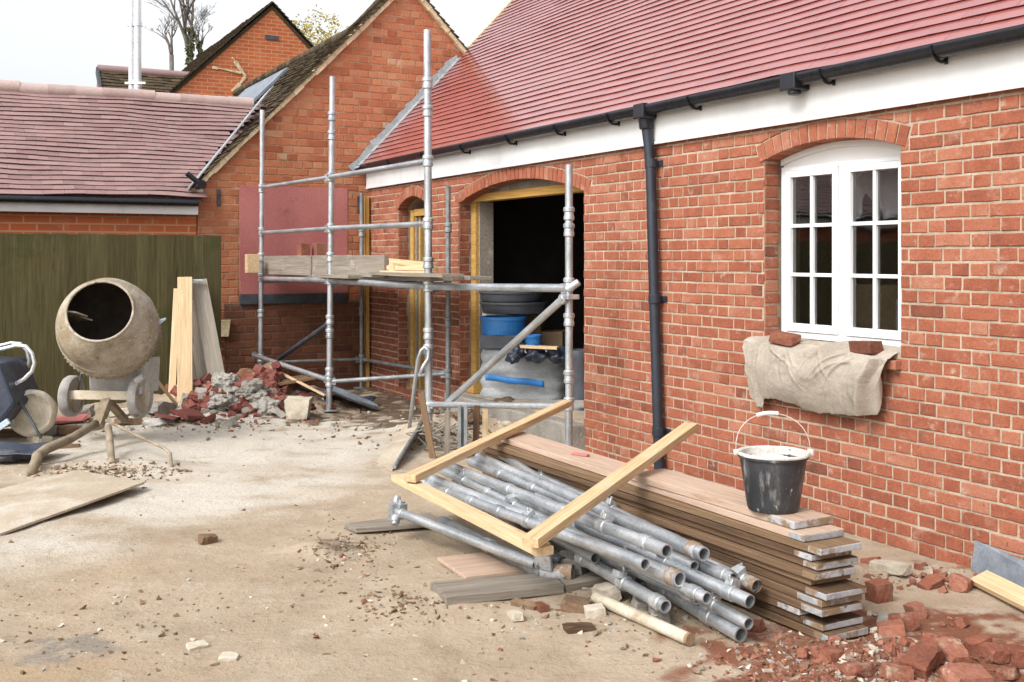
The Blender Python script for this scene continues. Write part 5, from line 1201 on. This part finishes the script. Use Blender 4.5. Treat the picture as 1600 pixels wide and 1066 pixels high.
# timber and flashing at the wall
a = on(1530, 918, .05); b = on(1660, 985, .05)
m = M(); m.bar(a, b, .10, .03, V((-.4, -.3, 1)).normalized()); tag(m.build('timber_offcut', 'new_wood', bevel=.003), 'yellowish length of timber lying along the foot of the wall at the right edge', 'timber')
m = M(); P = [W(8.72, -.03, .17), W(8.70, -.04, -.02), W(9.6, -.06, -.02), W(9.6, -.03, .06)]; m.add(P, [(0, 1, 2, 3)]); tag(m.build('slate_strip', 'slate', solid=.006), 'blue grey strip propped against the wall behind the yellowish timber', 'strip')
# stones in front of the tubes
for i, (px, py, s, mt, lb) in enumerate(((948, 938, (.12, .09, .08), 'pale_stone', 'rounded sandy stone by the end of the pale pipe'), (805, 966, (.12, .05, .035), 'pale_stone', 'long pale chip on the soil in front of the thick plank'),
    (845, 952, (.09, .05, .03), 'frag', 'small white and red brick chip near the thick plank'), (905, 985, (.14, .06, .03), 'plank', 'dark bark-like piece in front of the round stone'), (930, 962, (.09, .07, .05), 'pale_stone', 'cream stone left of the pale pipe'),
    (900, 952, (.12, .09, .05), 'soil', 'brown clod between the thick plank and the round stone'), (1030, 968, (.12, .08, .06), 'concrete', 'crumpled pale lump between the pale pipe and the tubes'), (1000, 950, (.10, .06, .05), 'concrete', 'grey lump under the gaping tube'),
    (820, 948, (.14, .05, .025), 'soil', 'flat dark clod under the edge of the thick plank'), (325, 848, (.10, .07, .05), 'soil', 'tan stone alone on the open ground'), (308, 1012, (.08, .05, .02), 'pale_stone', 'bluish white flake on the open ground'), (358, 1030, (.07, .05, .02), 'pale_stone', 'cream flake right of the bluish one on the open ground'))):
    lump(px, py, s, mt, lb, {'soil': 'soil_clod', 'plank': 'bark_piece'}.get(mt, 'stone'), 'stone' if mt not in ('soil', 'plank') else 'clod', None, 200+i, .2)
# scattered grit: nobody could count it
rnd = random.Random(77); m = M(); mats = ['soil', 'pale_stone', 'frag', 'concrete']
def grit(n, cx, cy, sx, sy, w, smin=.006, smax=.02):
    for k in range(n):
        px, py = cx+rnd.gauss(0, sx), cy+rnd.gauss(0, sy)
        if not (560 < py < 1100): continue
        p = on(px, py); s = rnd.uniform(smin, smax)*(.6+.8*rnd.random()**2)
        q_ = rrot(.6, rnd); mi = rnd.choices(range(4), w)[0]
        pts = [q_ @ V((rnd.uniform(-1, 1)*s, rnd.uniform(-.8, .8)*s, rnd.uniform(-.55, .55)*s))+p+V((0, 0, s*.15)) for _ in range(7)]
        m.hull(pts, mi)
grit(380, 700, 920, 420, 90, (5, 2, .5, 1)); grit(160, 120, 985, 110, 40, (5, 1, .3, 1)); grit(1500, 1330, 1035, 100, 24, (2, 1, 8, 1), .006, .024); grit(260, 540, 860, 40, 22, (7, 1, .3, .5)); grit(180, 620, 945, 45, 14, (7, 1, .2, .5))
grit(300, 560, 650, 120, 25, (7, 2, 1, 2), .01, .04); grit(420, 170, 737, 60, 9, (9, 2, .1, 1), .008, .028); grit(260, 330, 662, 90, 8, (2, 2, 4, 3), .008, .035); grit(260, 960, 960, 90, 22, (4, 3, 1, 2)); grit(200, 1450, 905, 70, 10, (3, 3, 4, 2)); grit(160, 720, 680, 60, 18, (6, 2, 1, 2), .01, .035); grit(150, 120, 660, 90, 12, (4, 3, 1, 3), .01, .04)
tag(m.build('gravel', mats, org=(0, 0, 0)), 'grit, crumbs and small clods strewn over the soil', 'gravel', kind='stuff')
# ================================================================== RUBBLE HEAP BY THE FENCE
shard(130, 372, 624, 50, 18, 'maroon', 'broken red brick in the rubble heap beside the leaning planks', 'bricks in the rubble heap', .05, .15, 11, 'brick fragment', 'brick_fragment')
shard(24, 424, 590, 13, 7, 'maroon', 'broken red brick in the rubble heap beside the leaning planks', 'bricks in the rubble heap', .05, .13, 13, 'brick fragment', 'brick_fragment')
shard(60, 378, 626, 44, 17, 'concrete', 'grey lump of old mortar in the rubble heap beside the leaning planks', 'mortar lumps in the rubble heap',   .04, .13, 12, 'mortar lump', 'mortar_lump')
for i, (px, py, s, mt, lb) in enumerate(((352, 606, (.34, .26, .2), 'concrete', 'large grey mortar lump high on the rubble heap against the grey planks'), (398, 618, (.34, .28, .22), 'concrete', 'large pale mortar lump in the middle of the rubble heap'), (345, 632, (.38, .24, .14), 'concrete', 'long grey mortar lump low on the rubble heap'), (415, 640, (.26, .22, .18), 'concrete', 'crusty mortar lump by the white bucket'))):
    p = on(px, py+4); m = M(); m.stone(p+V((0, 0, .05)), s, rotz(i), seed=60+i, sub=5, amp=.55)
    m.v = [tuple(V(q)+noise.noise_vector(V(q)*28)*.012+noise.noise_vector(V(q)*70)*.006) for q in m.v]; tag(m.build('mortar_lump', mt), lb, 'mortar lump', 'large mortar lumps in the rubble heap')
for i, (px, py, w, h, lb) in enumerate(((378, 600, .26, .2, 'dull red slab lying on top of the rubble heap, the left of two'), (408, 600, .26, .2, 'dull red slab lying on top of the rubble heap, the right of two'), (424, 622, .24, .2, 'dull red slab sliding down the right flank of the rubble heap'), (300, 648, .42, .22, 'dull red slab at the foot of the leaning planks'), (262, 655, .3, .16, 'dull red slab half under the white dust by the mixer wheel'))):
    p = on(px, py+6); m = M(); m.box((p.x, p.y, p.z+.05), (w, h, .03), rotz(.4*i) @ Matrix.Rotation(.3, 3, 'X') @ Matrix.Rotation(.12, 3, 'Y'), jit=.02); tag(m.build('red_slab', 'maroon', bevel=.006), lb, 'slab', 'red slabs on the rubble heap')
for i in range(5):
    p = on(446+i*5, 604+i*5); m = M(); Rm = rotz(-.3+.1*i); m.bar(p+V((-.28, 0, .02+.03*i)), p+V((.22, .12, .10+.03*i)), .12, .03); tag(m.build('rotten_board', 'plank', bevel=.006), 'rotten split board in the damp pile behind the white bucket', 'board', 'rotten boards behind the white bucket')
p = on(300, 645); m = M(); m.box(p+V((-.55, .08, .03)), (.3, .2, .1), jit=.04)
m = M(); m.stone(on(247, 664)+V((0, 0, .01)), (.34, .2, .09), rotz(.3), seed=5, sub=3, amp=.4); tag(m.build('dust_pile', 'plaster', smooth=60), 'little heap of white powder beside the mixer wheel', 'powder')
# white bucket, shovel, tarpaulin
p = on(466, 653); m = M(); rb = random.Random(6)
pts = [p+V((sx*(.125 if sz > 0 else .10)*rb.uniform(.85, 1), sy*.11*rb.uniform(.8, 1), (.0 if sz < 0 else .2*rb.uniform(.9, 1.05)))) for sx in (-1, -.3, .4, 1) for sy in (-1, 1) for sz in (-1, 1)]
m.hull(pts, 0, None, .07, 3, 5); tag(m.build('stone_block', 'cream_plastic', smooth=35, bevel=.01), 'cream white block at the right foot of the rubble heap', 'block')
p = on(520, 634); t = thing('shovel', 'grey blue shovel lying on the soil under the platform, blade to the right', 'shovel', p)
m = M()
def blade(a, b):
    x = a*.50; wdt = .13*(1-max(0, a-.55)**1.5*2.6); y = (b-.5)*2*wdt
    return p+rotz(-.12) @ V((x-.03, y, .14-.16*a+.05*(abs(b-.5)*2)**2-.02*a))
m.grid(blade, 14, 10); m.build('blade', 'slate', t, smooth=1, solid=.006)
m = M(); m.tube([p+V((.02, .0, .12)), p+V((-.3, .12, .17)), p+V((-.75, .3, .2))], .018, 10); m.build('shaft', 'slate', t, smooth=1)
m = M(); m.grid(lambda a, b: on(545, 628)+V(((a-.5)*.55, (b-.5)*.3, .03+.14*math.exp(-((a-.35)/.2)**2)*(1-b*.6)+.03*noise.noise(V((a*5, b*5, 0))))), 20, 12); tag(m.build('plastic_sheet', 'navy', smooth=1, solid=.004), 'crumpled dark plastic sheet beside the shovel blade', 'plastic sheet')
# ================================================================== LEANING TIMBERS AT THE FENCE
def lean(px_b, py_b, px_t, py_t, w, th, mt, name, lb, grp, dtop=11.42, dbot=11.0):
    b = D(px_b, py_b, dbot); t_ = D(px_t, py_t, dtop); m = M(); x = (t_-b)
    side = V((1, .25, 0)); up = x.cross(side).normalized(); m.bar(b, t_, w, th, up, seg=3)
    return tag(m.build(name, mt, bevel=.004), lb, 'timber', grp)
lean(289, 640, 289, 434, .145, .06, 'new_wood', 'timber_plank', 'wide new timber leaning upright on the fence, in front of the others', 'timbers leaning on the fence', 11.25, 10.85)
lean(268, 630, 277, 452, .07, .05, 'new_wood', 'timber_plank', 'narrow new timber leaning on the fence left of the wide one', 'timbers leaning on the fence', 11.35, 10.9)
lean(346, 628, 310, 438, .17, .035, 'grey_wood', 'timber_plank', 'broad weathered grey plank leaning towards the rubble heap', 'timbers leaning on the fence', 11.38, 11.08)
lean(326, 632, 296, 470, .12, .035, 'grey_wood', 'timber_plank', 'weathered grey plank tucked behind the broad grey one', 'timbers leaning on the fence', 11.45, 11.12)
lean(307, 632, 290, 500, .09, .03, 'grey_wood', 'timber_plank', 'darker grey plank half hidden behind the wide new timber', 'timbers leaning on the fence', 11.47, 11.15)
p = D(306, 438, 11.30); m = M(); m.box(p, (.14, .05, .02), rotz(.2)); tag(m.build('blue_offcut', 'clear', bevel=.003), 'pale blue strip resting on the top of the leaning planks', 'strip')
a, b = on(276, 636, .02), D(227, 572, 10.2); m = M(); m.bar(a, b, .028, .02); tag(m.build('lath', 'new_wood', bevel=.002), 'thin pale lath leaning between the mixer wheel and the timbers', 'lath')
# ================================================================== CEMENT MIXER
md = 9.3; dc = D(168, 510, md); base = V((dc.x, dc.y, H(dc.x, dc.y-.5)))
mx = thing('cement_mixer', 'cement mixer with a caked beige drum tipped towards the camera, on a stand with wheels', 'cement mixer', base)
ax = V((.15, -.905, .42)).normalized(); lat = V((0, 0, 1)).cross(ax).normalized(); upv = ax.cross(lat)
MT4 = Matrix.Translation(dc) @ Matrix((lat, upv, ax)).transposed().to_4x4()
prof = [(.0, -.39), (.10, -.385), (.18, -.36), (.28, -.29), (.345, -.215), (.378, -.165), (.383, -.15), (.402, -.148), (.404, -.128), (.398, -.12), (.405, -.05), (.407, .01), (.398, .09), (.375, .165), (.34, .235), (.30, .295), (.272, .335), (.262, .345)]
m = M(); m.lathe(prof, MT4, 56, wob=.006)
rnd = random.Random(8)
for k in range(150):
    a = rnd.gauss(-.42, .30); h = rnd.uniform(-.08, .24); r_ = .405-max(0, h-.02)**1.6*.9
    q = MT4 @ V((r_*math.cos(a), r_*math.sin(a), h)); s = rnd.uniform(.015, .05); m.stone(q, (s, s*.8, s*.35), (MT4.to_3x3() @ Matrix.Rotation(a, 3, 'Z') @ Matrix.Rotation(1.57, 3, 'Y')), seed=k, sub=2)
for k in range(34):
    a = rnd.gauss(-1.75, .45); h = rnd.uniform(.08, .16); r_ = .40-max(0, h-.02)**1.6*.9; q = MT4 @ V((r_*math.cos(a), r_*math.sin(a), h)); s = rnd.uniform(.015, .04); m.stone(q, (s, s*.8, s*.35), (MT4.to_3x3() @ Matrix.Rotation(a, 3, 'Z') @ Matrix.Rotation(1.57, 3, 'Y')), seed=k, sub=2)
for k in range(14):
    a = 2*math.pi*(k+.5)/14; q = MT4 @ V((.393*math.cos(a), .393*math.sin(a), -.105)); m.stone(q, (.024, .024, .02), MT4.to_3x3() @ Matrix.Rotation(a, 3, 'Z'), seed=k, sub=1, amp=.1)
m.lathe([(.409, -.005), (.413, -.003), (.413, .011), (.407, .014)], MT4, 56)
drum = m.build('drum', 'drum', mx, smooth=50)
m = M()
for k in range(64):
    a = 2*math.pi*k/64; m.box(MT4 @ V((.415*math.cos(a), .415*math.sin(a), -.139)), (.014, .02, .02), MT4.to_3x3() @ Matrix.Rotation(a, 3, 'Z'))
m.lathe([(.40, -.128), (.414, -.129), (.414, -.149), (.39, -.15)], MT4, 64); m.build('ring_gear', 'mud_wood', drum)
m = M(); m.lathe([(.258, .345), (.29, .29), (.33, .23), (.37, .155), (.392, .05), (.394, -.06), (.37, -.15), (.27, -.27), (.1, -.36), (0, -.37)], MT4, 56, wob=.02); m.build('lining', 'drum_in', drum, smooth=1)
m = M(); pth = [MT4 @ V((.262*math.cos(a), .262*math.sin(a), .345)) for a in [2*math.pi*k/48 for k in range(49)]]; m.tube(pth, .011, 8, caps=False); m.build('rim', 'drum', drum, smooth=1)
for (a0, s) in ((2.95, 1), (5.6, -1)):
    m = M(); pts = [(.37, -.05), (.35, .16), (.275, .31), (.20, .30), (.12, .21), (.19, .19), (.10, .12), (.21, .08), (.24, -.03)] if s > 0 else [(.37, -.05), (.34, .1), (.28, .08), (.26, -.05)]
    P = [MT4 @ V((r_*math.cos(a0+.35*h), r_*math.sin(a0+.35*h), h)) for r_, h in pts]; Q = [p+(MT4.to_3x3() @ V((-math.sin(a0), math.cos(a0), 0)))*.012 for p in P]; n = len(P)
    m.add(P+Q, [tuple(range(n)), tuple(range(2*n-1, n-1, -1))]+[(i, i+n, (i+1) % n+n, (i+1) % n) for i in range(n)])
    m.build('paddle', 'drum', drum)
m = M(); cb = D(178, 596, 9.55); 
P = [D(137, 566, 9.35), D(229, 560, 9.35), D(226, 615, 9.5), D(139, 615, 9.5)]; Q = [p+V((.06, .2, 0)) for p in P]
m.add(P+Q, [(0, 1, 2, 3), (7, 6, 5, 4), (0, 4, 5, 1), (1, 5, 6, 2), (2, 6, 7, 3), (3, 7, 4, 0)]); m.build('motor_housing', 'mix_grey', mx, bevel=.015)
m = M(); m.tube([D(212, 596, 9.32), D(224, 588, 9.32)], .03, 12); m.tube([D(218, 604, 9.36), D(218, 616, 9.36)], .025, 10); m.build('motor_cap', 'mix_grey', mx, smooth=40)
axl, axr = D(112, 619, 9.5), D(219, 620, 9.42)
m = M(); m.bar(D(106, 617, 9.42), D(206, 618, 9.36), .05, .075); m.build('axle_beam', 'dusty_wood', mx, bevel=.006)
def wheel(c_, r, w, d_, name='wheel'):
    m = M(); T = Matrix.Translation(c_) @ frame(d_).to_4x4() @ Matrix.Rotation(math.pi/2, 4, 'Y')
    m.lathe([(r*.80, -w/2), (r*.94, -w/2), (r, -w*.3), (r, w*.3), (r*.94, w/2), (r*.80, w/2), (r*.78, 0), (r*.8, -w/2)], T, 36, wob=.01); ty = m.build(name, 'rubber', mx, smooth=40)
    m = M(); m.lathe([(0, -w*.42), (.03, -w*.42), (.034, -w*.2), (r*.5, -w*.05), (r*.72, -w*.25), (r*.80, -w*.3), (r*.80, w*.3), (r*.72, w*.25), (r*.5, w*.05), (.034, w*.2), (.03, w*.45), (0, w*.45)], T, 30); m.build('rim', 'drum', ty, smooth=40)
wheel(axl, .178, .085, V((1, -.08, 0))); wheel(axr, .182, .075, V((1, -.14, 0)))
m = M(); m.tube([axl, axr], .016, 10); m.build('axle', 'mud_wood', mx, smooth=1)
ap = D(156, 655, 9.15)
m = M(); m.bar(D(168, 624, 9.4), D(152, 668, 9.1), .085, .07, V((0, 1, .2))); m.build('stand_post', 'mud_wood', mx, bevel=.008)
m = M(); m.bar(D(170, 628, 9.5), D(196, 657, 9.75), .06, .06, V((0, 1, 0))); m.build('rear_strut', 'mud_wood', mx, bevel=.008)
f1 = on(48, 741); m = M(); pts = [D(150, 662, 9.1), D(110, 686, 8.75), D(72, 702, 8.45), D(58, 713, 8.33), V((f1.x+.03, f1.y+.03, .12)), f1]; m.tube(pts, [.034, .036, .038, .04, .038, .036], 12); m.build('leg', 'mud_wood', mx, smooth=1)
f2 = on(268, 730); m = M(); pts = [D(166, 657, 9.1), D(215, 681, 8.8), D(256, 700, 8.5), D(266, 709, 8.43), f2]; m.tube(pts, .013, 10); m.build('leg', 'mud_wood', mx, smooth=1)
f3 = on(175, 724); m = M(); m.tube([D(169, 668, 8.9), D(172, 690, 8.75), f3], [.03, .028, .026], 10); m.build('leg', 'mud_wood', mx, smooth=1)
m = M(); m.tube([D(236, 508, 9.45), D(247, 504, 9.42), D(259, 498, 9.4)], [.014, .022, .01], 10); m.build('tipping_lever', 'clear', mx, smooth=1)
m = M(); m.tube([D(128, 575, 9.5), D(122, 612, 9.5)], .008, 8); m.tube([D(236, 540, 9.5), D(235, 580, 9.5)], .008, 8); m.build('cable', 'grey_plastic', mx, smooth=1)
# ================================================================== WHEELBARROW
bd = 9.6; wc = D(50, 646, bd); wb = thing('wheelbarrow', 'wheelbarrow with a dark steel tray and a mud-caked pale wheel at the left edge', 'wheelbarrow', (wc.x, wc.y, H(wc.x, wc.y)))
m = M(); T = Matrix.Translation(wc) @ frame(V((-.34, 1, -.05))).to_4x4() @ Matrix.Rotation(math.pi/2, 4, 'Y'); r = .205
m.lathe([(0, -.05), (.05, -.052), (.10, -.035), (.135, -.03), (.16, -.055), (r*.95, -.045), (r, -.015), (r, .03), (r*.93, .055), (0, .05)], T, 40, wob=.05); m.build('wheel', 'cream_plastic', wb, smooth=60)
m = M(); T2 = Matrix.Translation(wc) @ frame(V((.34, -1, .05))).to_4x4() @ Matrix.Rotation(math.pi/2, 4, 'Y')
pth = [D(24, 668, 9.5), D(14, 640, 9.5), D(24, 622, 9.5), D(50, 614, 9.55), D(76, 624, 9.65), D(90, 640, 9.75)]; m.tube(pth, .009, 8); m.build('mudguard', 'steel', wb, smooth=1)
for dx, dd in ((0, 0), (-8, .35)):
    pts = [(-60, 560), (-20, 549), (5, 545), (25, 540), (40, 541), (50, 552), (54, 567), (50, 580), (38, 592), (24, 600), (20, 609)]
    m = M(); m.tube([D(x+dx, y+dx*.5, 9.45+dd) for x, y in pts], .017, 10); m.build('frame_tube', 'flue' if dx == 0 else 'steel', wb, smooth=1)
m = M(); m.tube([D(20, 606, 9.42), D(34, 632, 9.42), D(52, 662, 9.38), D(64, 684, 9.3)], .012, 8); m.build('stay', 'dark_steel', wb, smooth=1)
P = [D(-120, 560, 9.3), D(-2, 568, 9.3), D(24, 632, 9.3), D(-10, 676, 9.25), D(-120, 676, 9.2)]; Q = [p+V((.0, .55, 0)) for p in P]; n = 5
m = M(); m.add(P+Q, [tuple(range(n)), tuple(range(2*n-1, n-1, -1))]+[(i, i+n, (i+1) % n+n, (i+1) % n) for i in range(n)]); m.build('tray', 'navy', wb, bevel=.03)
m = M(); m.box(D(5, 664, 9.2), (.12, .03, .05), Matrix.Rotation(-.6, 3, 'Y')); m.build('bracket', 'clear', wb, bevel=.006)
# odds and ends on the left
P = on(20, 722); m = M()
def tr(a, b):
    e = max(abs(2*a-1), abs(2*b-1)); return V((P.x-.45+a*.72, P.y-.22+b*.5, P.z+.05+.05*(e > .86)-.0*b+.02*noise.noise(V((a*4, b*4, 1)))))
m.grid(tr, 24, 16); tag(m.build('plastic_tray', 'navy', smooth=1, solid=.006), 'shallow dark blue plastic tray on the ground at the left edge', 'tray')
m = M(); m.stone(on(10, 726)+V((0, 0, .07)), (.2, .12, .1), rotz(.2), seed=2, sub=3); tag(m.build('dark_sack', 'grey_plastic', smooth=1), 'dark lump in the blue plastic tray', 'sack')
a, b = on(-40, 684, .03), on(66, 680, .03); m = M(); m.bar(a, b, .22, .05); tag(m.build('ground_plank', 'plank', bevel=.006), 'old dark plank lying under the wheelbarrow wheel', 'plank')
m = M(); p = on(108, 658); m.box(p+V((0, 0, .02)), (.32, .22, .02), rotz(.1) @ Matrix.Rotation(.1, 3, 'X'), jit=.02); tag(m.build('pink_board', 'pink_sheet', bevel=.004), 'pink scrap of board between the wheelbarrow wheel and the mixer', 'board')
for i, (px, py, s, mt, lb) in enumerate(((78, 680, (.2, .16, .1), 'concrete', 'flat beige stone right of the wheelbarrow wheel'), (108, 678, (.22, .14, .08), 'soil', 'brown stone behind the mixer leg'), (252, 645, (.3, .16, .12), 'concrete', 'mossy stone behind the right mixer wheel'), (130, 650, (.2, .12, .1), 'concrete', 'grey stone behind the left mixer wheel'), (200, 662, (.22, .14, .06), 'soil', 'damp clod under the mixer axle'), (95, 700, (.3, .16, .04), 'soil', 'reddish clod in front of the mixer leg'), (62, 690, (.24, .14, .06), 'pale_stone', 'pale flat stone by the bent mixer leg'), (190, 648, (.24, .12, .07), 'pale_stone', 'pale stone behind the mixer post'))):
    lump(px, py, s, mt, lb, 'stone' if mt != 'soil' else 'soil_clod', 'stone' if mt != 'soil' else 'clod', None, 300+i, .2)
p = on(247, 636); m = M(); m.box(p+V((.03, .9, .17)), (.20, .16, .36), rotz(.2), jit=.01); t = tag(m.build('jerry_can', 'navy', bevel=.02), 'dark blue can standing behind the mixer wheel near the timbers', 'can')
m = M(); m.tube([p+V((.0, .9, .35)), p+V((.0, .9, .39))], .025, 10); m.build('cap', 'grey_plastic', t, smooth=40)
# ================================================================== CAMERA, LIGHT, SKY
cam = bpy.data.cameras.new('camera'); co = bpy.data.objects.new('camera', cam); C.objects.link(co)
co.location = (0, 0, EYE); co.rotation_euler = (math.radians(90), 0, 0)
cam.lens = 36*F/1600; cam.sensor_width = 36; cam.sensor_fit = 'HORIZONTAL'; cam.shift_y = -(533-HZ)/1600; cam.clip_end = 600; cam.clip_start = .05
bpy.context.scene.camera = co
SUN = V((-.55, -.62, .82)).normalized()
el = math.asin(SUN.z); az = math.atan2(SUN.x, SUN.y)
ld = bpy.data.lights.new('sun', 'SUN'); ld.energy = 1.0; ld.angle = math.radians(16); ld.color = (1, .965, .92)
lo = bpy.data.objects.new('sun', ld); C.objects.link(lo); lo.rotation_euler = (-SUN).to_track_quat('-Z', 'Y').to_euler(); lo.location = (-5, -5, 12)
wd = bpy.data.worlds.new('World'); bpy.context.scene.world = wd; wd.use_nodes = True; nt = wd.node_tree; bg = nt.nodes['Background']
sk = nt.nodes.new('ShaderNodeTexSky'); sk.sky_type = 'NISHITA'; sk.sun_disc = False; sk.sun_elevation = el; sk.sun_rotation = az; sk.dust_density = 4; sk.air_density = 1.2; sk.ozone_density = 1
hs = nt.nodes.new('ShaderNodeHueSaturation'); hs.inputs['Saturation'].default_value = .16; hs.inputs['Value'].default_value = 1
L(nt, sk.outputs[0], hs.inputs['Color']); L(nt, hs.outputs[0], bg.inputs[0]); bg.inputs[1].default_value = .15
s = bpy.context.scene
s.view_settings.view_transform = 'Standard'; s.view_settings.look = 'None'; s.view_settings.exposure = .95; s.view_settings.gamma = 1
s.cycles.use_denoising = True; s.cycles.max_bounces = 8; s.cycles.diffuse_bounces = 4; s.cycles.transparent_max_bounces = 12
